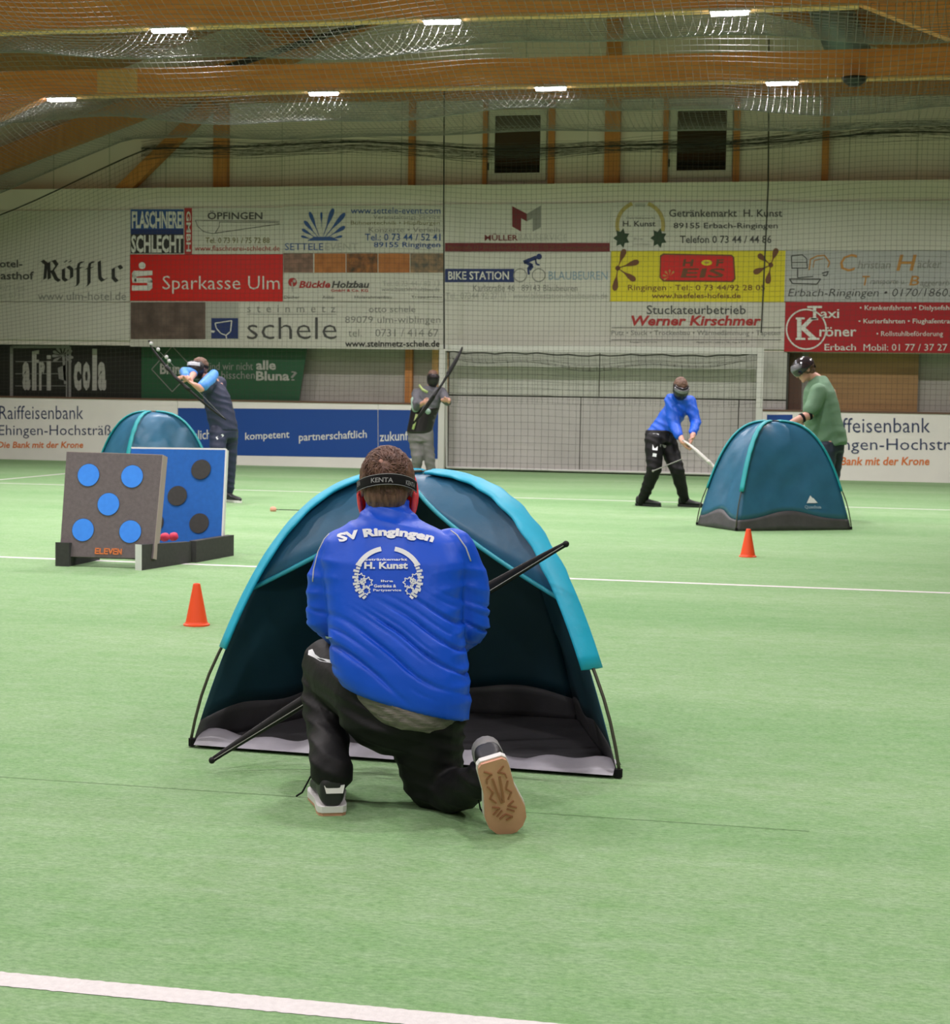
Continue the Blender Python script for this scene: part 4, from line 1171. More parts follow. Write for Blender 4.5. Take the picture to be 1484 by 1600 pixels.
# ------------------------------------------------------------------ people
RIGHT = Vector((math.cos(YAW), math.sin(YAW), 0))
AWAY = Vector((-math.sin(YAW), math.cos(YAW), 0))
UP = Vector((0, 0, 1))
def cv(r, u, a):
    return RIGHT * r + UP * u + AWAY * a

def head_into(mb, c, f, u, k=1.0, face=True):
    f = f.normalized(); s = f.cross(u).normalized(); u = s.cross(f).normalized()
    R = Matrix((s, f, u)).transposed()
    mb.ball(c + u * 0.025 * k - f * 0.008 * k, (0.074 * k, 0.094 * k, 0.090 * k), 18, 12, R)
    mb.ball(c - u * 0.045 * k + f * 0.030 * k, (0.056 * k, 0.062 * k, 0.066 * k), 14, 10, R)
    mb.ball(c - u * 0.092 * k + f * 0.070 * k, (0.026 * k, 0.020 * k, 0.020 * k), 10, 8, R)      # chin
    mb.limb([(c + u * 0.018 * k + f * 0.088 * k, 0.009 * k), (c - u * 0.022 * k + f * 0.106 * k, 0.014 * k)], 8)   # nose
    mb.ball(c + u * 0.030 * k + f * 0.078 * k, (0.048 * k, 0.014 * k, 0.012 * k), 10, 8, R)       # brow
    mb.ball(c - u * 0.055 * k + f * 0.086 * k, (0.024 * k, 0.010 * k, 0.010 * k), 10, 8, R)       # lips
    for q in (-1, 1):
        mb.ball(c + s * q * 0.076 * k - f * 0.004 * k - u * 0.005 * k, (0.010 * k, 0.020 * k, 0.032 * k), 8, 8, R)   # ears
        mb.ball(c + s * q * 0.040 * k + f * 0.070 * k - u * 0.012 * k, (0.018 * k, 0.016 * k, 0.018 * k), 8, 8, R)   # cheeks
    return s, f, u

def hand_into(mb, w, d, n, k=1.0, curl=0.9, flip=1):
    """w wrist, d pointing direction, n the way the palm faces; four bent fingers and a side thumb"""
    d = d.normalized(); n = (n - d * n.dot(d)).normalized(); s = d.cross(n) * flip
    R = Matrix((s, d, n)).transposed()
    mb.limb([(w - d * 0.02 * k, 0.026 * k), (w + d * 0.02 * k, 0.026 * k)], 10)
    mb.ball(w + d * 0.050 * k, (0.040 * k, 0.050 * k, 0.017 * k), 14, 10, R)
    for i, (o, L) in enumerate(((0.031, 0.92), (0.0105, 1.0), (-0.0105, 0.95), (-0.031, 0.76))):
        p = w + d * (0.088 - 0.006 * abs(i - 1)) * k + s * o * k
        a = 0.35 * curl
        ch = [(p - d * 0.015 * k, 0.0098 * k)]
        for ln in (0.042, 0.027, 0.021):
            dd = d * math.cos(a) + n * math.sin(a)
            p = p + dd * ln * L * k
            ch.append((p, 0.0088 * k))
            a += 1.05 * curl
        mb.limb(ch, 8)
    p = w + d * 0.022 * k + s * 0.032 * k
    ch = [(p, 0.013 * k)]
    for ln, (c1, c2, c3) in ((0.034, (0.55, 0.65, 0.5)), (0.026, (0.8, 0.1, 0.6)), (0.020, (0.8, -0.25, 0.55))):
        v = (d * c1 + s * c2 + n * c3).normalized()
        p = p + v * ln * k
        ch.append((p, 0.010 * k))
    mb.limb(ch, 8)

def hair_cap(name, c, f, u, k, m, parent, low=0.01, grow=1.07, back=0.05, voxel=0.007, front=0.05):
    f = f.normalized(); s = f.cross(u).normalized(); u = s.cross(f).normalized()
    R = Matrix((s, f, u)).transposed()
    mb = MB()
    mb.ball(c + u * 0.027 * k - f * 0.011 * k, (0.074 * k * grow, 0.094 * k * grow, 0.090 * k * grow), 20, 14, R)
    mb.ball(c - u * 0.02 * k - f * 0.045 * k, (0.064 * k * grow, 0.050 * k * grow, 0.070 * k), 16, 10, R)
    wf = lambda p, n: 0.006 * noise.noise(p * 38) + 0.003 * noise.noise(p * 90)
    nrm = (f * 0.8 - u * 0.62).normalized()
    return blob(mb, name, m, parent, voxel, 3, 0.5, wf, cut=[(c + f * front * k + u * low * k, nrm)])

def shell(name, c, R, rad, m, parent, cut, n=26):
    """part of an ellipsoid left after the cuts, with thickness"""
    mb = MB().ball(c, rad, n, n - 6, R)
    off = origin_of(parent)
    me = mb.mesh(name, off)
    bm = bmesh.new(); bm.from_mesh(me)
    bmesh.ops.recalc_face_normals(bm, faces=bm.faces)
    for p, nn in cut:
        bmesh.ops.bisect_plane(bm, geom=bm.verts[:] + bm.edges[:] + bm.faces[:], plane_co=Vector(p) - off, plane_no=nn, clear_outer=True)
    bm.to_mesh(me); bm.free()
    me.materials.append(m)
    me.polygons.foreach_set('use_smooth', [True] * len(me.polygons))
    o = bpy.data.objects.new(name, me); o.parent = parent; COL.objects.link(o)
    so = o.modifiers.new('thick', 'SOLIDIFY'); so.thickness = 0.006
    return o

def face_mask(c, f, u, k, parent, mshell, mlens, strap=True):
    f = f.normalized(); s = f.cross(u).normalized(); u = s.cross(f).normalized()
    R = Matrix((s, f, u)).transposed()
    a = shell('face_mask', c - u * 0.012 * k + f * 0.022 * k, R, (0.090 * k, 0.116 * k, 0.122 * k), mshell, parent,
              [(c - f * 0.012 * k, -f), (c + u * 0.066 * k, u)])
    b = shell('mask_lens', c + u * 0.012 * k + f * 0.026 * k, R, (0.092 * k, 0.122 * k, 0.10 * k), mlens, a,
              [(c + f * 0.050 * k, -f), (c + u * 0.050 * k, u), (c + u * 0.010 * k, -u)])
    if strap:
        pts = [c + u * 0.018 * k - f * 0.006 * k + s * 0.082 * k * math.cos(t) - f * 0.104 * k * math.sin(t) for t in [pi * i / 18 for i in range(19)]]
        MB().tube(pts, 0.016 * k, 8, 0.2, up=u).build('mask_strap', M['strap'], a, smooth=True)
    return a

def shoe(name, heel, toe, parent, up=UP, L=None, w=0.050, msole='shoe_white', mup='shoe', h=0.085, under=None):
    heel, toe = Vector(heel), Vector(toe)
    d = (toe - heel)
    L = L or d.length
    d.normalize(); up = (up - d * up.dot(d)).normalized(); s = d.cross(up)
    prof = [(0.0, 0.50, 0.80), (0.04, 0.68, 0.98), (0.12, 0.74, 1.0), (0.25, 0.74, 0.96), (0.40, 0.74, 0.80), (0.55, 0.86, 0.60), (0.70, 0.98, 0.50), (0.84, 0.92, 0.42), (0.94, 0.66, 0.34), (1.0, 0.30, 0.22)]
    rings = [(heel + d * L * t + up * (0.022 + h * hh * 0.5), s * w * ww * 0.96, up * h * hh * 0.5) for t, ww, hh in prof]
    up_o = MB()
    up_o.loft(rings, 18, 2.4)
    o = blob(up_o, name, M[mup], parent, 0.006, 3, 0.5)
    sol = MB()
    def outline(k):
        return [(heel + d * L * t, s * (w * ww * k)) for t, ww, hh in prof]
    a = outline(1.08)
    poly = [c + v for c, v in a] + [c - v for c, v in reversed(a)]
    poly = [p - d * 0.004 for p in poly]
    sol.prism([p + up * 0.010 for p in poly], up * 0.018)
    sol.build('midsole', M[msole], o)
    a = outline(1.04)
    poly = [c + v for c, v in a] + [c - v for c, v in reversed(a)]
    sole = MB().prism(poly, up * 0.011).build('sole', M[under or msole], o)
    return o, (heel, d, s, up, L, w)

def wrinkle(seed, amp, freq, dirv, zlo=None, zhi=None):
    dirv = dirv.normalized()
    def f(p, n):
        q = p.dot(dirv) * freq + 2.2 * noise.noise(p * 4.5 + Vector((seed, 0, 0)))
        a = amp * (1 - 2 * abs(math.sin(q))) * (0.55 + 0.6 * noise.noise(p * 6 + Vector((0, seed, 0))))
        if zlo is not None:
            a *= max(0, min(1, (p.z - zlo) / 0.08))
        if zhi is not None:
            a *= max(0, min(1, (zhi - p.z) / 0.08))
        return a
    return f

def creases(seed, amp, freq, dirv):
    dirv = dirv.normalized()
    def f(p, n):
        q = p.dot(dirv) * freq + 2.6 * noise.noise(p * 3.4 + Vector((seed, 0, 0)))
        c = math.exp(-(math.sin(q) / 0.24) ** 2)
        c2 = math.exp(-(math.sin(q * 1.7 + 1.0) / 0.30) ** 2)
        a = max(0, min(1, noise.noise(p * 5 + Vector((0, seed, 0))) * 1.4 + 0.55))
        b_ = max(0, min(1, noise.noise(p * 6 + Vector((seed, 4, 0))) * 1.6 + 0.1))
        return amp * (-c * a - 0.6 * c2 * b_ + 0.35 * noise.noise(p * 9))
    return f

# ---- the kneeling man with his back to us
DK = 4.85
def K(px, py, dd=0.0):
    return dep(px, py, DK + dd)
def rk(px):                 # pixels at that distance as metres
    return px * DK / FPX
man = thing('person', (K(610, 1275).x, K(610, 1275).y, 0), 'person kneeling on one knee, seen from behind, in printed blue jersey and black trousers', 'person')
HC = K(605, 761, 0.13)
hf, hu = cv(0.02, -0.28, 1).normalized(), cv(0, 1, 0.28).normalized()
sh_l, sh_r = K(527, 858, 0.09), K(716, 858, 0.09)
el_l, el_r = K(508, 962, 0.10), K(737, 975, 0.10)
wr_l, wr_r = K(575, 1018, 0.46), K(660, 1020, 0.44)
hip_l, hip_r = K(585, 1068, -0.02), K(682, 1072, -0.02)
kn_l, an_l = K(507, 1032, 0.34), K(519, 1215, 0.02)
kn_r, an_r = K(684, 1232, 0.06), K(757, 1215, -0.22)
b = MB()
head_into(b, HC, hf, hu)
b.limb([(HC - hu * 0.05 - hf * 0.02, 0.058), (K(605, 812, 0.09), 0.062), (K(607, 860, 0.07), 0.10)])
b.loft([(K(610, 850, 0.07), RIGHT * 0.17, AWAY * 0.09), (K(612, 930, 0.04), RIGHT * 0.17, AWAY * 0.10), (K(618, 1010, 0.0), RIGHT * 0.16, AWAY * 0.10), (K(630, 1085, -0.02), RIGHT * 0.16, AWAY * 0.10)], 18)
for A_ in ((sh_l, el_l, wr_l), (sh_r, el_r, wr_r)):
    b.limb([(A_[0], 0.040), (A_[1], 0.040), (A_[2], 0.030)])
grip = K(607, 1017, 0.56)
hand_into(b, wr_l, (grip - wr_l) + cv(0.02, 0, 0.02), cv(0.6, 0, 0.6), 1.0, 1.1, -1)
hand_into(b, wr_r, (grip - wr_r) + cv(0, 0.02, 0), cv(-0.7, 0, 0.3), 1.0, 1.1, 1)
for A_ in ((hip_l, kn_l, an_l), (hip_r, kn_r, an_r)):
    b.limb([(A_[0], 0.065), (A_[1], 0.044), (A_[2], 0.030)])
body = blob(b, 'body', M['skin'], man, 0.0065, 4)
# hair: crown swirl with a thin spot, short nape
R = Matrix((hf.cross(hu), hf, hu)).transposed()
hb = MB()
hb.ball(HC + hu * 0.026 - hf * 0.012, (0.0835, 0.104, 0.094), 24, 16, R)
hb.ball(HC - hu * 0.030 - hf * 0.052, (0.066, 0.050, 0.062), 18, 12, R)
crown = HC + hu * 0.047 - hf * 0.100
def strands(p, n):
    v = p - crown
    a = math.atan2(v.dot(hu), v.dot(hf.cross(hu)))
    r = v.length
    return 0.0020 * noise.noise(Vector((math.cos(a) * 9 + r * 6, math.sin(a) * 9, r * 9))) + 0.0014 * noise.noise(Vector((a * 7, r * 14, 3))) + 0.0015 * noise.noise(p * 160)
hair = blob(hb, 'hair', M['hair'], man, 0.005, 3, 0.5, strands, cut=[(HC + hf * 0.045 + hu * 0.03, (hf * 0.8 - hu * 0.6).normalized()), (HC - hu * 0.078, -hu)])
lc = MB()
random.seed(11)
bvh = BVHTree.FromPolygons([v.co + origin_of(man) for v in hair.data.vertices], [tuple(p.vertices) for p in hair.data.polygons])
for i in range(900):                       # locks combed outward from the crown
    a = random.uniform(0, 2 * pi); r0 = random.uniform(0.012, 0.10); ln = random.uniform(0.02, 0.045)
    pts = []
    for j in range(5):
        r = r0 + ln * j / 4; aa = a + 0.25 * j / 4
        q = crown + hf.cross(hu) * math.cos(aa) * r + (hu * 0.85 + hf * 0.5) * math.sin(aa) * r
        loc, n_, i_, d_ = bvh.find_nearest(q - hf * 0.02)
        if loc is None: break
        pts.append(loc + n_ * (0.0005 + 0.0025 * math.sin(pi * j / 5)))
    if len(pts) == 5:
        lc.tube(pts, [0.0009, 0.0011, 0.0010, 0.0008, 0.0003], 4)
tag(lc.build('hair_locks', M['hair'], hair, smooth=True), kind='stuff')
MB().ball(crown - hf * 0.004 + cv(-0.012, 0.0, 0), (0.011, 0.008, 0.016), 12, 8, R).build('thin_spot', M['scalp'], hair, smooth=True)

# mask worn on the far side: red rims beside the head, black elastic strap behind
mk = None
def around(t, z, grow=1.0):   # t = 0 right ear .. pi left ear, round the back
    s = hf.cross(hu)
    return HC + hu * z + s * 0.0865 * grow * math.cos(t) - hf * (0.112 * grow * math.sin(t) + 0.006)
rim = MB()
for q in (-1, 1):
    s = hf.cross(hu) * q
    pts = [HC + s * 0.077 + hf * 0.012 + hu * 0.035, HC + s * 0.084 - hf * 0.002 + hu * 0.000, HC + s * 0.083 - hf * 0.006 - hu * 0.028, HC + s * 0.080 + hf * 0.002 - hu * 0.055, HC + s * 0.073 + hf * 0.02 - hu * 0.085, HC + s * 0.062 + hf * 0.045 - hu * 0.105]
    rim.tube(pts, [0.006, 0.012, 0.018, 0.018, 0.016, 0.010], 12, 0.45, up=s.cross(hu) * q)
mk = blob(rim, 'face_mask', M['mask_red'], man, 0.004, 3)
mk['label'] = 'red face mask rim'
shell('mask_front', HC - hu * 0.02 + hf * 0.02, R, (0.094, 0.124, 0.125), M['mask_red'], mk, [(HC + hf * 0.03, -hf), (HC + hu * 0.07, hu)])
zs0 = -0.006
band = MB().grid(lambda u, v: around(0.16 + (pi - 0.32) * u, zs0 - 0.0165 + 0.033 * v + 0.004 * math.sin(u * 5), 1.0 + 0.03), 40, 4)
o = band.build('strap', M['strap'], mk, smooth=True, fix=False)
so = o.modifiers.new('thick', 'SOLIDIFY'); so.thickness = 0.002
for dz in (-0.0155, 0.0155):
    MB().tube([around(0.16 + (pi - 0.32) * i / 40, zs0 + dz + 0.004 * math.sin(i / 40 * 5), 1.045) for i in range(41)], 0.0012, 5).build('strap_edge', M['strap_grey'], o, smooth=True)
for txt, u0, u1 in (('KENTA', 0.66, 0.40), ('KENTA', 0.24, 0.08), ('KENTA', 0.93, 0.84)):
    uv, fs = text_mesh(txt, 0.02)
    mb = MB(); mb.add([around(0.16 + (pi - 0.32) * (u0 + (u1 - u0) * a), zs0 - 0.007 + 0.014 * bb, 1.062) for a, bb in uv], fs)
    mb.build('lettering', M['strap_grey'], o, fix=False)

# jersey
j = MB()
def ring(xl, xr, y, dep_m, dd, tilt=0.0):
    c = K((xl + xr) / 2, y, dd)
    h = rk((xr - xl) / 2)
    return (c, RIGHT * h + UP * (-tilt), AWAY * dep_m)
j.loft([ring(572, 638, 779, 0.060, 0.112), ring(569, 642, 793, 0.062, 0.095), ring(557, 655, 810, 0.075, 0.085), ring(533, 682, 823, 0.092, 0.08), ring(508, 718, 843, 0.110, 0.075), ring(500, 730, 875, 0.125, 0.06),
        ring(506, 724, 915, 0.133, 0.045), ring(511, 722, 955, 0.140, 0.03), ring(513, 727, 1000, 0.146, 0.01), ring(515, 734, 1040, 0.152, 0.0, 0.02), ring(520, 737, 1068, 0.157, 0.0, 0.036), ring(527, 736, 1086, 0.156, 0.0, 0.046), ring(534, 734, 1095, 0.150, 0.0, 0.048)], 40, 2.35)
j.limb([(sh_l + cv(0.02, -0.01, 0), 0.074), (K(514, 905, 0.10), 0.066), (el_l, 0.059), (K(535, 990, 0.28), 0.052), (wr_l - (grip - wr_l).normalized() * 0.02, 0.040)], 18)
j.limb([(sh_r + cv(-0.02, -0.01, 0), 0.074), (K(731, 910, 0.10), 0.064), (el_r, 0.058), (K(712, 1000, 0.28), 0.054), (wr_r, 0.040)], 18)
fold_dir = RIGHT * -0.42 + UP * -0.9
wA = creases(3.0, 0.0125, 50, RIGHT * 0.42 + UP * 0.9)
wB = wrinkle(8.0, 0.0045, 85, RIGHT * 0.25 + UP * 0.9)
wC = wrinkle(5.0, 0.0060, 60, RIGHT * 0.1 + UP * 0.95)
zlogo0, zlogo1 = K(600, 925).z, K(600, 830).z
xc = K(605, 880)
def jersey_warp(p, n):
    lx = (p - xc).dot(RIGHT)
    z = p.z
    lower = max(0, min(1, (zlogo0 + 0.02 - z) / 0.10)) * max(0, min(1, (z - 0.335 + 0.2 * lx) / 0.05))
    hem = max(0, min(1, (0.34 - 0.2 * lx - z) / 0.05))
    a = wA(p, n) * lower
    sleeve = max(0, min(1, (abs(lx) - 0.185) / 0.03))
    side = max(0, min(1, (abs(lx) - 0.12) / 0.05)) * max(0, min(1, (zlogo1 - z) / 0.03)) * (1 - lower)
    a += wC(p, n) * max(0, min(1, (K(600, 862).z - z) / 0.05)) * (0.9 * sleeve * (1 - lower * 0.3) + 0.5 * side * (1 - sleeve))
    neck = max(0, min(1, (z - K(605, 832).z) / 0.02))
    a += wB(p, n) * neck * 1.0
    return a
jer = blob(j, 'jersey', M['jersey'], man, 0.0055, 7, 0.5, jersey_warp)
jb = BVHTree.FromPolygons([v.co + origin_of(man) for v in jer.data.vertices], [tuple(p.vertices) for p in jer.data.polygons])
def on_jersey(x, y, lift=0.0025, bv=None):
    d = ray(x, y).normalized()
    loc, n, i, t = (bv or jb).ray_cast(EYE, d)
    if loc is None:
        loc = EYE + d * (DK - 0.08) ; n = -d
    return loc - d * lift
def print_text(t, x0, y0, x1, y1, bold=0.0, arch=0.0, m='print_white'):
    uv, fs = text_mesh(t, bold)
    mb = MB()
    vs = []
    for a, bb in uv:
        x = x0 + (x1 - x0) * a; q = 2 * a - 1
        y = y1 - (y1 - y0) * bb
        ang = q * arch
        x2 = x - (y1 - y) * 0 + (y1 - y0) * bb * math.sin(ang) * 0.6
        y2 = y + (1 - math.cos(q * 1.0)) * arch * 26
        vs.append(on_jersey(x2, y2, 0.005))
    mb.add(vs, fs)
    return mb.build('lettering', M[m], jer, fix=False)
def print_polys(L, name='back_print', m='print_white', lift=0.005):
    mb = MB()
    for pts in L:
        mb.add([on_jersey(x, y, lift) for x, y in pts], [tuple(range(len(pts)))])
    return mb.build(name, M[m], jer, fix=False)
print_text('SV Ringingen', 532, 824, 674, 841, 0.05, 0.85)
print_text('Getränkemarkt', 567, 872, 636, 876, 0.02)
print_text('H. Kunst', 569, 878, 637, 889, 0.04)
print_text('Ihre', 595, 906, 614, 909.5, 0.03); print_text('Getränke &', 584, 913, 619, 918, 0.03); print_text('Partyservice', 583, 920, 627, 925, 0.02)
W = []
for sgn in (-1, 1):
    for i in range(20):
        a0 = math.radians(12 + i * 6.2); a1 = math.radians(12 + (i + 0.72) * 6.2)
        f = lambda a, r: (606 + sgn * math.sin(a) * r * 1.1, 903 - math.cos(a) * r)
        if i < 8: r0, r1 = 43, 50
        else: r0, r1 = 42, 50.5 - (i % 2) * 2.5
        W.append([f(a0, r0), f(a1 if i > 7 else a1 + 0.04, r0), f(a1 if i > 7 else a1 + 0.04, r1), f(a0, r1)])
    for cxp, cyp, rr in ((563, 903, 8), (574, 910, 9), (562, 917, 8), (572, 923, 7), (567, 908, 5)):
        x = cxp if sgn < 0 else 1212 - cxp
        ptsL = []
        for i in range(15):
            a = 2 * pi * i / 14; r = rr * (1 if i % 2 else 0.6)
            ptsL.append((x + r * math.cos(a), cyp + r * math.sin(a)))
        W += stroke(ptsL, 1.5)
print_polys(W, 'wreath_print')
for side in ((560, 803), (541, 816), (522, 826), (507, 842), (497, 862), (490, 890), (488, 915)), ((653, 803), (674, 812), (695, 822), (714, 836), (728, 856), (738, 884)):
    pts = []
    for (x0, y0), (x1, y1) in zip(side, side[1:]):
        for i in range(4):
            d = ray(x0 + (x1 - x0) * i / 4, y0 + (y1 - y0) * i / 4).normalized()
            loc, n, ii, t = jb.ray_cast(EYE, d)
            if loc is not None: pts.append(loc - d * 0.001)
    MB().tube(pts, 0.0024, 6).build('piping', M['piping'], jer, smooth=True)

# grey shirt showing under the hem
g = MB()
g.loft([ring(540, 730, 1080, 0.150, 0.0, 0.04), ring(548, 724, 1100, 0.152, 0.0, 0.040), ring(560, 712, 1116, 0.146, 0.0, 0.030), ring(575, 700, 1128, 0.13, 0.0, 0.02)], 30)
blob(g, 'undershirt', M['tshirt_grey'], man, 0.006, 5, 0.5, wrinkle(2, 0.006, 120, UP * 0.9 + RIGHT * 0.5))

# trousers
p_ = MB()
p_.loft([ring(534, 732, 1060, 0.125, 0.02), ring(523, 732, 1095, 0.125, 0.02), ring(530, 728, 1130, 0.130, 0.01), ring(556, 722, 1160, 0.10, 0.02), ring(590, 712, 1176, 0.07, 0.03)], 28, 2.3)
p_.limb([(K(575, 1085, 0.02), 0.105), (K(535, 1060, 0.18), 0.096), (K(511, 1038, 0.30), 0.080), (kn_l, 0.068), (K(508, 1100, 0.24), 0.073), (K(513, 1150, 0.14), 0.062), (K(515, 1185, 0.0), 0.060), (K(517, 1200, -0.030), 0.063), (K(521, 1207, -0.040), 0.060)], 18)
p_.limb([(K(668, 1095, 0.0), 0.110), (K(668, 1160, 0.02), 0.108), (K(676, 1215, 0.04), 0.092), (kn_r, 0.074), (K(715, 1236, -0.06), 0.062), (K(739, 1226, -0.15), 0.056), (K(757, 1216, -0.22), 0.054)], 18)
wt = wrinkle(6.0, 0.005, 75, UP * 0.9 + RIGHT * 0.25)
trs = blob(p_, 'trousers', M['pants'], man, 0.007, 6, 0.5, lambda p, n: wt(p, n) * (1.0 if p.z < 0.33 else 0.4))
tb = BVHTree.FromPolygons([v.co + origin_of(man) for v in trs.data.vertices], [tuple(p.vertices) for p in trs.data.polygons])
for pts in (((482, 1016), (488, 1014), (492, 1022), (500, 1028), (516, 1031), (517, 1036), (500, 1033), (490, 1027), (481, 1023)), ((508, 994), (518, 996), (518, 1001), (510, 1000))):
    mb = MB(); mb.add([on_jersey(x, y, 0.003, tb) for x, y in pts], [tuple(range(len(pts)))])
    mb.build('trouser_emblem', M['print_white'], trs, fix=False)

# shoes
h0 = gnd(519, 1275); t0 = h0 + cv(-0.045, 0, 0.265)
so1, fr1 = shoe('shoe', h0, t0, man, L=0.285, w=0.055, under='gum', h=0.10)
hd, dd_, ss, uu, LL, ww = fr1
MB().loft([(h0 + dd_ * 0.045 + uu * z, ss * 0.036 * k, dd_ * 0.034 * k) for z, k in ((0.085, 0.95), (0.105, 1.0), (0.125, 0.95))], 18).build('sock', M['sock'], so1, smooth=True)
MB().prism([h0 - dd_ * 0.004 + uu * 0.066 + ss * 0.03, h0 - dd_ * 0.004 + uu * 0.066 - ss * 0.018, h0 + dd_ * 0.002 + uu * 0.088 - ss * 0.024, h0 + dd_ * 0.002 + uu * 0.088 + ss * 0.035], dd_ * 0.01).build('heel_tab', M['shoe_white'], so1)
MB().tube([t0 - dd_ * 0.09 + uu * 0.07 - ss * 0.02, t0 - dd_ * 0.12 + uu * 0.085 - ss * 0.05, t0 - dd_ * 0.10 + uu * 0.03 - ss * 0.075, t0 - dd_ * 0.07 + uu * 0.012 - ss * 0.09], 0.003, 5).build('lace', M['strap'], so1)
toe = gnd(798, 1303); heel = dep(768, 1190, 4.50)
dsh = (heel - toe).normalized()
back = (-AWAY + RIGHT * 0.10); back = (back - dsh * back.dot(dsh)).normalized()
so2, fr2 = shoe('shoe', heel, toe, man, up=-back, L=(heel - toe).length, w=0.056, msole='shoe_white', under='gum', h=0.10)
hd, dd_, ss, uu, LL, ww = fr2
tr = MB()
def tread(pts, w=0.004):
    for (a0, b0), (a1, b1) in zip(pts, pts[1:]):
        p0 = hd + dd_ * a0 * LL + ss * b0 * ww - uu * 0.0005; p1 = hd + dd_ * a1 * LL + ss * b1 * ww - uu * 0.0005
        e = (p1 - p0).normalized().cross(uu) * w / 2
        tr.prism([p0 - e, p1 - e, p1 + e, p0 + e], -uu * 0.003)
for sg in (-1, 1):
    tread([(0.10, 0.5 * sg), (0.16, 0.15 * sg), (0.20, 0.45 * sg), (0.26, 0.5 * sg)])
    tread([(0.22, 0.18 * sg), (0.42, 0.12 * sg), (0.56, 0.05 * sg)], 0.006)
    tread([(0.30, 0.52 * sg), (0.40, 0.32 * sg), (0.46, 0.55 * sg), (0.54, 0.30 * sg)])
    tread([(0.58, 0.55 * sg), (0.62, 0.2 * sg), (0.68, 0.60 * sg)])
    tread([(0.72, 0.45 * sg), (0.66, 0.12 * sg)])
tread([(0.76, -0.35), (0.72, 0.0), (0.78, 0.30), (0.80, -0.05)])
tr.build('tread', M['gum_dark'], so2)
MB().loft([(heel + dd_ * 0.045 + uu * z, ss * 0.043 * k, dd_ * 0.046 * k) for z, k in ((0.085, 0.9), (0.105, 1.0), (0.14, 0.95))], 16).build('sock', M['sock'], so2, smooth=True)
MB().tube([toe - dd_ * 0.10 + uu * 0.085 - ss * 0.03, toe - dd_ * 0.11 + uu * 0.10 - ss * 0.055, toe - dd_ * 0.05 + uu * 0.085 - ss * 0.06, toe - dd_ * 0.035 + uu * 0.06 - ss * 0.05], 0.0025, 5).build('lace', M['strap'], so2)

bow(dep(331, 1188, 5.28), dep(884, 850, 5.32), AWAY, 0.10, 'black recurve bow held slantwise by the kneeling man', M['bow_black'], M['bow_black'], 0.019)

# ---- people farther off
class Fig:
    def __init__(s, D, foot, label):
        s.D = D
        f = gnd(*foot)
        s.t = thing('person', f, label, 'person')
    def J(s, x, y, d=0.0):
        return dep(x, y, s.D + d)
    def r(s, px):
        return px * s.D / FPX
    def ring(s, xl, xr, y, dm, dd=0.0):
        return (s.J((xl + xr) / 2, y, dd), RIGHT * s.r((xr - xl) / 2), AWAY * dm)
    def body(s, hc, f, u, neck, torso, arms, legs, hands, k=1.0):
        b = MB()
        head_into(b, hc, f, u, k)
        b.limb([(hc - u * 0.05 - f * 0.015, 0.052), (neck, 0.055)])
        b.loft(torso, 18)
        b.limb([(neck, 0.055), (torso[0][0], 0.07)])
        for a in arms: b.limb(a)
        for l in legs: b.limb(l)
        for (w, d, n, c, fl) in hands: hand_into(b, w, d, n, 1.0, c, fl)
        return blob(b, 'body', M['skin'], s.t, 0.0075, 3)

# archer in navy with pale blue shoulders, drawing his bow behind the targets
F = Fig(gnd(362, 784).dot(AWAY) if False else 18.45, (358, 784), 'person in navy tracksuit with light blue shoulders aiming a bow')
hc = F.J(311, 575, -0.05); f = cv(-0.72, 0.12, -0.68).normalized(); u = cv(0.05, 1, 0.1).normalized()
nk = F.J(322, 592, 0)
shl, shr = F.J(328, 598, -0.14), F.J(343, 600, 0.14)
ell, wl = F.J(313, 607, -0.40), F.J(305, 602, -0.46)
elr, wr = F.J(303, 583, -0.10), F.J(296, 594, -0.42)
hpl, hpr = F.J(345, 668, -0.10), F.J(352, 668, 0.10)
knl, anl = F.J(340, 722, -0.16), F.J(347, 778, -0.10)
knr, anr = F.J(357, 722, 0.10), F.J(357, 768, 0.12)
bt = [(F.J(333, 598), RIGHT * 0.10 , AWAY * 0.16), (F.J(343, 630), RIGHT * 0.12, AWAY * 0.15), (F.J(349, 662), RIGHT * 0.12, AWAY * 0.15)]
F.body(hc, f, u, nk, bt, [[(shl, 0.05), (ell, 0.042), (wl, 0.03)], [(shr, 0.05), (elr, 0.042), (wr, 0.03)]],
       [[(hpl, 0.05), (knl, 0.05), (anl, 0.036)], [(hpr, 0.05), (knr, 0.05), (anr, 0.036)]],
       [(wl, cv(-0.7, 0.4, -0.3), cv(0.3, 0.7, 0), 1.1, 1), (wr, cv(-0.8, 0.4, -0.4), cv(0.2, -0.6, -0.2), 1.1, -1)])
m_ = MB()
m_.loft([F.ring(317, 333, 590, 0.09), F.ring(315, 347, 598, 0.18), F.ring(317, 358, 615, 0.185), F.ring(320, 364, 635, 0.175), F.ring(324, 369, 655, 0.165), F.ring(328, 372, 672, 0.16)], 24, 2.2)
m_.limb([(shl, 0.085), (F.J(322, 605, -0.28), 0.072)]); m_.limb([(shr, 0.085), (F.J(322, 592, 0.08), 0.075), (elr, 0.058)])
blob(m_, 'jacket', M['navy'], F.t, 0.012, 5, 0.5, wrinkle(1, 0.006, 40, UP + RIGHT * 0.4))
m_ = MB(); m_.limb([(F.J(334, 585, -0.05), 0.055), (F.J(327, 594, -0.22), 0.068), (F.J(318, 602, -0.35), 0.062), (F.J(315, 603, -0.38), 0.052)])
m_.limb([(F.J(303, 582, -0.12), 0.056), (F.J(288, 581, -0.18), 0.054), (F.J(290, 588, -0.36), 0.046)])
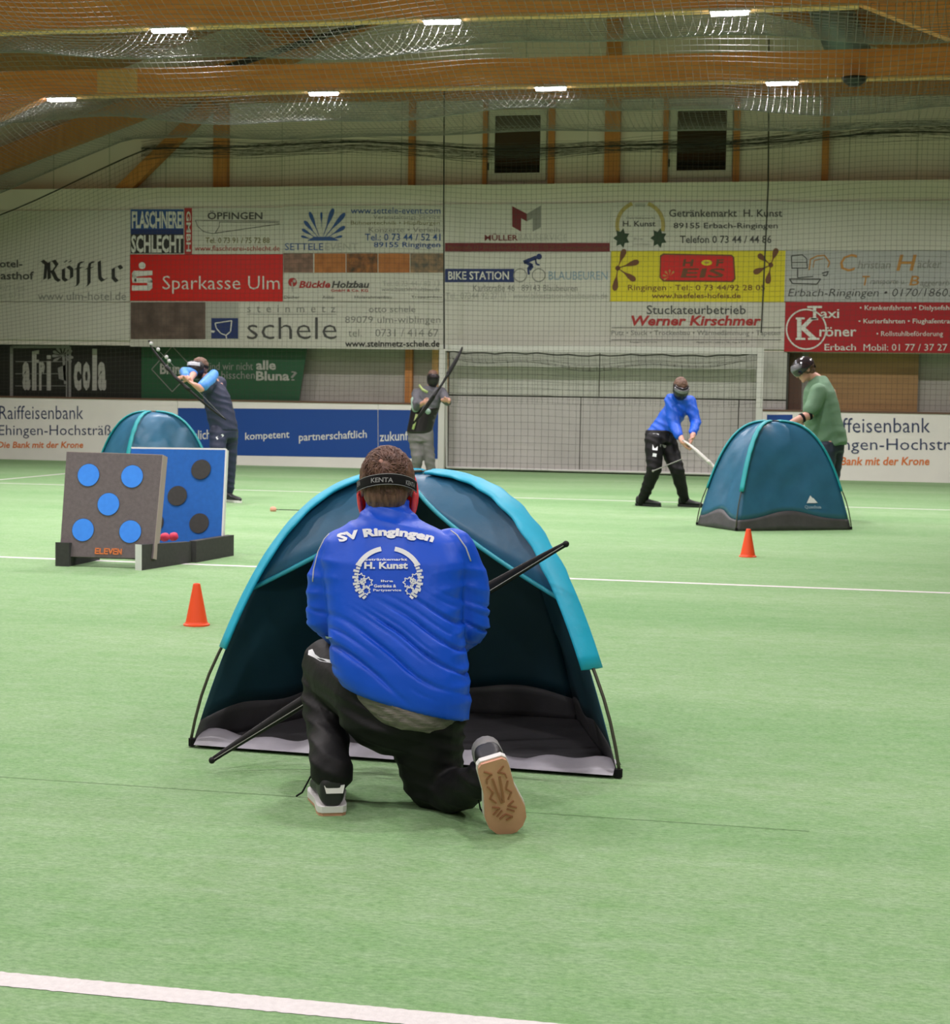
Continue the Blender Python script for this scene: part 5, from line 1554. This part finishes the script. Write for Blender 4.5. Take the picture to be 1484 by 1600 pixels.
blob(m_, 'shoulder_sleeve', M['sky_cloth'], F.t, 0.009, 3)['label'] = 'light blue sleeve'
m_ = MB(); m_.loft([F.ring(328, 371, 658, 0.15), F.ring(330, 371, 685, 0.15)], 20)
m_.limb([(F.J(341, 676, -0.08), 0.105), (knl, 0.078), (F.J(346, 768, -0.10), 0.062)]); m_.limb([(F.J(358, 676, 0.08), 0.105), (F.J(359, 722, 0.1), 0.076), (F.J(358, 765, 0.12), 0.058)])
tr_ = blob(m_, 'trousers', M['navy'], F.t, 0.012, 5, 0.5, wrinkle(4, 0.005, 40, UP))
for pts in (((337, 683), (348, 678), (350, 681), (339, 687)), ((332, 638), (338, 636), (340, 640), (334, 643))):
    tvs = BVHTree.FromPolygons([v.co + origin_of(F.t) for v in tr_.data.vertices], [tuple(p.vertices) for p in tr_.data.polygons])
    if pts[0][1] > 660:
        mb = MB(); mb.add([on_jersey(x, y, 0.006, tvs) for x, y in pts], [tuple(range(4))]); mb.build('trouser_emblem', M['print_white'], tr_, fix=False)
for a in (anl, anr):
    h = Vector((a.x, a.y, 0)) ; shoe('shoe', h + cv(-0.06, 0, 0.03), h + cv(0.16, 0, -0.16) if a is anr else h + cv(-0.20, 0, -0.12), F.t, msole='shoe_white', h=0.10, w=0.05)
hair_cap('hair', hc, f, u, 1.0, M['hair_lt'], F.t)
face_mask(hc, f, u, 1.0, F.t, M['mask_black'], M['lens_pale'])
bow(F.J(233, 533, -0.35), F.J(352, 655, -0.55), cv(-0.5, 0.1, -0.8), 0.16, 'slender bow with silver marks aimed up to the left by the person in navy', M['bow_black'], M['bow_black'], 0.016)
mbw = bpy.data.objects[[o.name for o in COL.objects if o.name.startswith('recurve_bow')][-1]]
for x, y in ((236, 537), (247, 546), (260, 558), (264, 564)):
    MB().ball(F.J(x, y, -0.40), (0.022, 0.02, 0.022), 10, 7).build('silver_mark', M['bow_silver'], mbw, smooth=True)

# archer in grey and lime by the goal post
F = Fig(24.2, (670, 752), 'person in grey trousers and lime-trimmed top aiming by the left goal post')
hc = F.J(676, 591, -0.03); f = cv(0.25, -0.05, -1).normalized(); u = cv(0.06, 1, -0.05).normalized()
nk = F.J(673, 605, 0.02)
shl, shr = F.J(651, 615, 0.0), F.J(690, 613, 0.0)
ell, wl = F.J(651, 636, -0.22), F.J(662, 629, -0.46)
elr, wr = F.J(699, 628, -0.22), F.J(693, 625, -0.50)
hpl, hpr = F.J(651, 682), F.J(668, 682)
knl, anl, knr, anr = F.J(652, 716, -0.04), F.J(650, 746, 0.05), F.J(671, 716, -0.05), F.J(674, 747, 0)
bt = [F.ring(655, 688, 613, 0.09), F.ring(652, 680, 645, 0.10), F.ring(648, 672, 680, 0.10)]
F.body(hc, f, u, nk, bt, [[(shl, 0.05), (ell, 0.042), (wl, 0.03)], [(shr, 0.05), (elr, 0.042), (wr, 0.03)]],
       [[(hpl, 0.075), (knl, 0.05), (anl, 0.036)], [(hpr, 0.075), (knr, 0.05), (anr, 0.036)]],
       [(wl, cv(0.3, 0.1, -0.9), cv(0.7, 0, 0.2), 1.2, 1), (wr, cv(0.85, 0, -0.5), cv(-0.1, -0.3, -0.7), 1.1, -1)])
m_ = MB()
m_.loft([F.ring(664, 682, 603, 0.075), F.ring(649, 692, 610, 0.115), F.ring(645, 690, 625, 0.135), F.ring(644, 684, 645, 0.135), F.ring(640, 677, 665, 0.14), F.ring(637, 673, 675, 0.14)], 22, 2.2)
m_.limb([(shl, 0.08), (ell, 0.06), (F.J(657, 630, -0.36), 0.052)]); m_.limb([(shr, 0.08), (elr, 0.06), (F.J(694, 625, -0.42), 0.05)])
top = blob(m_, 'training_top', M['grey_cloth'], F.t, 0.012, 5, 0.5, wrinkle(1, 0.005, 40, UP + RIGHT * 0.4))
m_ = MB(); m_.loft([F.ring(642, 687, 637, 0.142), F.ring(639, 680, 655, 0.148), F.ring(635, 675, 675, 0.15), F.ring(637, 673, 677, 0.14)], 22, 2.2)
blob(m_, 'lower_top', M['mask_black'], F.t, 0.012, 3)['label'] = 'black lower half of the top'
m_ = MB(); m_.limb([(F.J(647, 625, -0.10), 0.055), (F.J(649, 638, -0.16), 0.058)]); m_.ball(F.J(668, 643, -0.13), (0.05, 0.03, 0.045), 12, 8)
blob(m_, 'pale_panel', M['mint'], F.t, 0.009, 2)['label'] = 'mint green panel'
MB().tube([F.J(655, 602, -0.04), F.J(660, 609, -0.15), F.J(668, 613, -0.17)], 0.022, 8, 0.5).build('collar_stripe', M['lime'], F.t, smooth=True)
MB().tube([F.J(651, 647, -0.165), F.J(648, 660, -0.17), F.J(645, 671, -0.175)], 0.018, 8, 0.5).build('side_stripe', M['lime'], F.t, smooth=True)
m_ = MB(); m_.loft([F.ring(636, 677, 668, 0.13), F.ring(637, 678, 690, 0.14)], 20)
m_.limb([(F.J(649, 686), 0.105), (knl, 0.085), (F.J(649, 742, 0.05), 0.07)]); m_.limb([(F.J(666, 686), 0.105), (knr, 0.083), (F.J(674, 743, 0), 0.066)])
blob(m_, 'trousers', M['grey_pants'], F.t, 0.012, 5, 0.5, wrinkle(4, 0.006, 35, UP + RIGHT * 0.3))
for a in (anl, anr):
    h = Vector((a.x, a.y, 0)); shoe('shoe', h + cv(0, 0, 0.07), h + cv(0.05, 0, -0.20), F.t, msole='shoe_white', h=0.10)
hair_cap('hair', hc, f, u, 1.0, M['hair_lt'], F.t)
face_mask(hc, f, u, 1.0, F.t, M['mask_black'], M['mask_gloss'])
bow(F.J(722, 543, -0.50), F.J(645, 662, -0.80), cv(0.35, 0.0, -1), 0.15, 'dark bow raised beside the left goal post by the person in grey trousers', M['bow_black'], M['bow_black'], 0.030)

# stooping player in blue
F = Fig(18.95, (1042, 791), 'person stooping over a pale bow, in blue jersey and striped black trousers')
hc = F.J(1063, 606, -0.12); f = cv(0.12, -0.55, -0.85).normalized(); u = cv(0.06, 0.85, -0.52).normalized()
nk = F.J(1061, 621, 0.02)
shl, shr = F.J(1049, 626, -0.05), F.J(1077, 628, -0.02)
ell, wl = F.J(1053, 661, -0.12), F.J(1066, 690, -0.32)
elr, wr = F.J(1087, 660, -0.08), F.J(1082, 682, -0.30)
hpl, hpr = F.J(1021, 684, -0.08), F.J(1040, 684, 0.06)
knl, anl = F.J(1021, 733, -0.16), F.J(1003, 782, 0.08)
knr, anr = F.J(1058, 735, -0.12), F.J(1069, 778, 0.05)
bt = [F.ring(1052, 1075, 628, 0.10, 0.02), F.ring(1032, 1062, 652, 0.11, 0.08), F.ring(1014, 1044, 680, 0.11, 0.06)]
F.body(hc, f, u, nk, bt, [[(shl, 0.05), (ell, 0.042), (wl, 0.03)], [(shr, 0.05), (elr, 0.042), (wr, 0.03)]],
       [[(hpl, 0.05), (knl, 0.052), (anl, 0.036)], [(hpr, 0.05), (knr, 0.052), (anr, 0.036)]],
       [(wl, cv(0.5, -0.75, -0.2), cv(0.6, 0.5, 0), 1.2, 1), (wr, cv(-0.3, -0.9, -0.3), cv(-0.5, 0.4, 0), 1.2, -1)])
m_ = MB()
m_.loft([F.ring(1053, 1071, 616, 0.07, -0.02), F.ring(1044, 1080, 624, 0.13, 0.0), F.ring(1034, 1078, 640, 0.15, 0.04), F.ring(1022, 1066, 658, 0.15, 0.06), F.ring(1010, 1056, 674, 0.15, 0.05), F.ring(1008, 1052, 682, 0.15, 0.04)], 24, 2.2)
m_.limb([(shl, 0.085), (ell, 0.068), (F.J(1060, 680, -0.25), 0.056)]); m_.limb([(shr, 0.08), (elr, 0.062), (F.J(1083, 675, -0.24), 0.052)])
blob(m_, 'jersey', M['jersey2'], F.t, 0.012, 4, 0.5, wrinkle(7, 0.008, 34, UP * 0.8 + RIGHT * 0.6))
m_ = MB(); m_.loft([F.ring(1008, 1052, 672, 0.14, 0.03), F.ring(1006, 1054, 692, 0.145, 0.0)], 20)
m_.limb([(F.J(1022, 690, -0.06), 0.115), (F.J(1022, 733, -0.15), 0.088), (F.J(1003, 783, 0.07), 0.058)]); m_.limb([(F.J(1042, 690, 0.05), 0.115), (F.J(1058, 735, -0.11), 0.084), (F.J(1069, 780, 0.04), 0.058)])
tr_ = blob(m_, 'trousers', M['pants'], F.t, 0.012, 5, 0.5, wrinkle(4, 0.006, 35, UP + RIGHT * 0.3))
tvs = BVHTree.FromPolygons([v.co + origin_of(F.t) for v in tr_.data.vertices], [tuple(p.vertices) for p in tr_.data.polygons])
mb = MB()
for pts in (((1020, 677), (1029, 678), (1027, 704), (1019, 703)), ((1020, 708), (1026, 709), (1025, 714), (1019, 713))):
    mb.add([on_jersey(x, y, 0.008, tvs) for x, y in pts], [(0, 1, 2, 3)])
mb.build('leg_stripe', M['print_white'], tr_, fix=False)
mb = MB(); mb.add([on_jersey(x, y, 0.008, tvs) for x, y in ((1031, 694), (1041, 696), (1040, 700), (1031, 698))], [(0, 1, 2, 3)]); mb.build('trouser_emblem', M['ink_grey'], tr_, fix=False)
for a, dv in ((anl, cv(0.20, 0, -0.14)), (anr, cv(0.20, 0, -0.10))):
    h = Vector((a.x, a.y, 0)); shoe('shoe', h - dv * 0.3, h + dv, F.t, msole='shoe', h=0.095)
hair_cap('hair', hc, f, u, 1.0, M['hair_lt'], F.t)
face_mask(hc, f, u, 1.0, F.t, M['mask_black'], M['lens'])
bow(F.J(1067, 688, -0.36), F.J(1158, 786, -0.60), cv(0.3, 0.2, -1), 0.12, 'pale bow held low by the stooping person in blue, running behind the tent', M['bow_pale'], M['bow_pale'], 0.022)
c = F.J(1066, 717, -0.45); tg = F.J(1020, 736, -0.40)
o = thing('practice_arrow', c, 'thin pale arrow crossing before the black trousers of the stooping person', 'arrow')
MB().tube([c, tg], 0.006, 6).build('shaft', M['ink_grey'], o)
MB().ball(tg, (0.014, 0.014, 0.014), 8, 6).build('nock', M['ink_grey'], o)

# man in green behind the right tent
F = Fig(17.2, (1297, 812), 'person in green shirt, black mask pushed up, bending over the right tent')
hc = F.J(1257, 578, -0.03); f = cv(-0.86, -0.50, -0.20).normalized(); u = cv(-0.50, 0.86, 0).normalized()
nk = F.J(1276, 592, 0.0)
shl, shr = F.J(1278, 612, -0.19), F.J(1287, 612, 0.19)
ell, wl = F.J(1264, 648, -0.26), F.J(1238, 660, -0.30)
elr, wr = F.J(1268, 650, 0.20), F.J(1244, 664, 0.12)
hpl, hpr = F.J(1294, 692, -0.12), F.J(1300, 692, 0.12)
knl, anl, knr, anr = F.J(1288, 750, -0.12), F.J(1298, 805, -0.10), F.J(1298, 750, 0.12), F.J(1306, 800, 0.12)
bt = [F.ring(1266, 1304, 608, 0.16), F.ring(1262, 1312, 640, 0.17), F.ring(1264, 1318, 680, 0.16)]
F.body(hc, f, u, nk, bt, [[(shl, 0.06), (ell, 0.050), (wl, 0.034)], [(shr, 0.06), (elr, 0.050), (wr, 0.034)]],
       [[(hpl, 0.085), (knl, 0.055), (anl, 0.04)], [(hpr, 0.085), (knr, 0.055), (anr, 0.04)]],
       [(wl, cv(-0.9, -0.2, 0.1), cv(0, -1, 0), 0.5, 1), (wr, cv(-0.9, -0.3, 0), cv(0, -1, 0), 0.5, -1)])
m_ = MB()
m_.loft([F.ring(1270, 1290, 587, 0.075), F.ring(1262, 1297, 598, 0.16), F.ring(1256, 1304, 612, 0.215), F.ring(1255, 1310, 632, 0.22), F.ring(1255, 1314, 655, 0.22), F.ring(1259, 1321, 675, 0.215), F.ring(1262, 1323, 690, 0.21), F.ring(1263, 1322, 695, 0.20)], 26, 2.2)
m_.limb([(shl, 0.088), (F.J(1270, 634, -0.23), 0.082), (F.J(1266, 640, -0.25), 0.078)]); m_.limb([(shr, 0.088), (F.J(1274, 634, 0.2), 0.08)])
wg = wrinkle(7, 0.008, 30, UP * 0.9 + RIGHT * -0.3)
blob(m_, 'shirt', M['green_shirt'], F.t, 0.012, 4, 0.5, lambda p, n: wg(p, n) * (1.2 if p.z < 0.98 else 0.25))
m_ = MB(); m_.loft([F.ring(1268, 1320, 680, 0.18), F.ring(1270, 1318, 705, 0.18)], 20)
m_.limb([(F.J(1289, 702, -0.11), 0.125), (knl, 0.09), (F.J(1298, 800, -0.1), 0.07)]); m_.limb([(F.J(1300, 702, 0.11), 0.125), (knr, 0.09), (F.J(1306, 796, 0.12), 0.07)])
blob(m_, 'jeans', M['jeans'], F.t, 0.012, 5, 0.5, wrinkle(4, 0.005, 35, UP))
for a in (anl, anr):
    h = Vector((a.x, a.y, 0)); shoe('shoe', h + cv(0.07, 0, 0), h + cv(-0.2, 0, -0.03), F.t, h=0.10)
s = f.cross(u); R = Matrix((s, f, u)).transposed()
hair_cap('hair', hc, f, u, 1.0, M['hair_lt'], F.t, low=-0.01)
mk = shell('raised_mask', hc + u * 0.032 - f * 0.002, R, (0.100, 0.132, 0.108), M['mask_gloss'], F.t, [(hc - u * 0.0 + f * 0.0, (-u * 0.94 + f * 0.1 - f * 0.34).normalized()), (hc - f * 0.115, -f)], 28)
shell('mask_lens', hc + u * 0.034 + f * 0.004, R, (0.100, 0.134, 0.110), M['lens'], mk, [(hc + f * 0.055, -f), (hc + u * 0.042, -u), (hc + u * 0.10, u)], 22)
MB().tube([hc + u * 0.015 - f * 0.09 + s * 0.08, hc - u * 0.02 - f * 0.108 + s * 0.03, hc - u * 0.02 - f * 0.108 - s * 0.03, hc + u * 0.015 - f * 0.09 - s * 0.08], 0.013, 8, 0.3, up=u).build('mask_strap', M['strap'], mk, smooth=True)
for (a, b2, t) in ((ell, wl, 0.02), (ell, wl, 0.42)):
    c = a.lerp(b2, t); d = (b2 - a).normalized(); x = d.orthogonal().normalized(); y = d.cross(x); r = 0.054 - 0.012 * t
    MB().loft([(c - d * 0.014, x * r, y * r), (c + d * 0.014, x * r, y * r)], 18).build('arm_guard_strap', M['strap'], F.t, smooth=True)
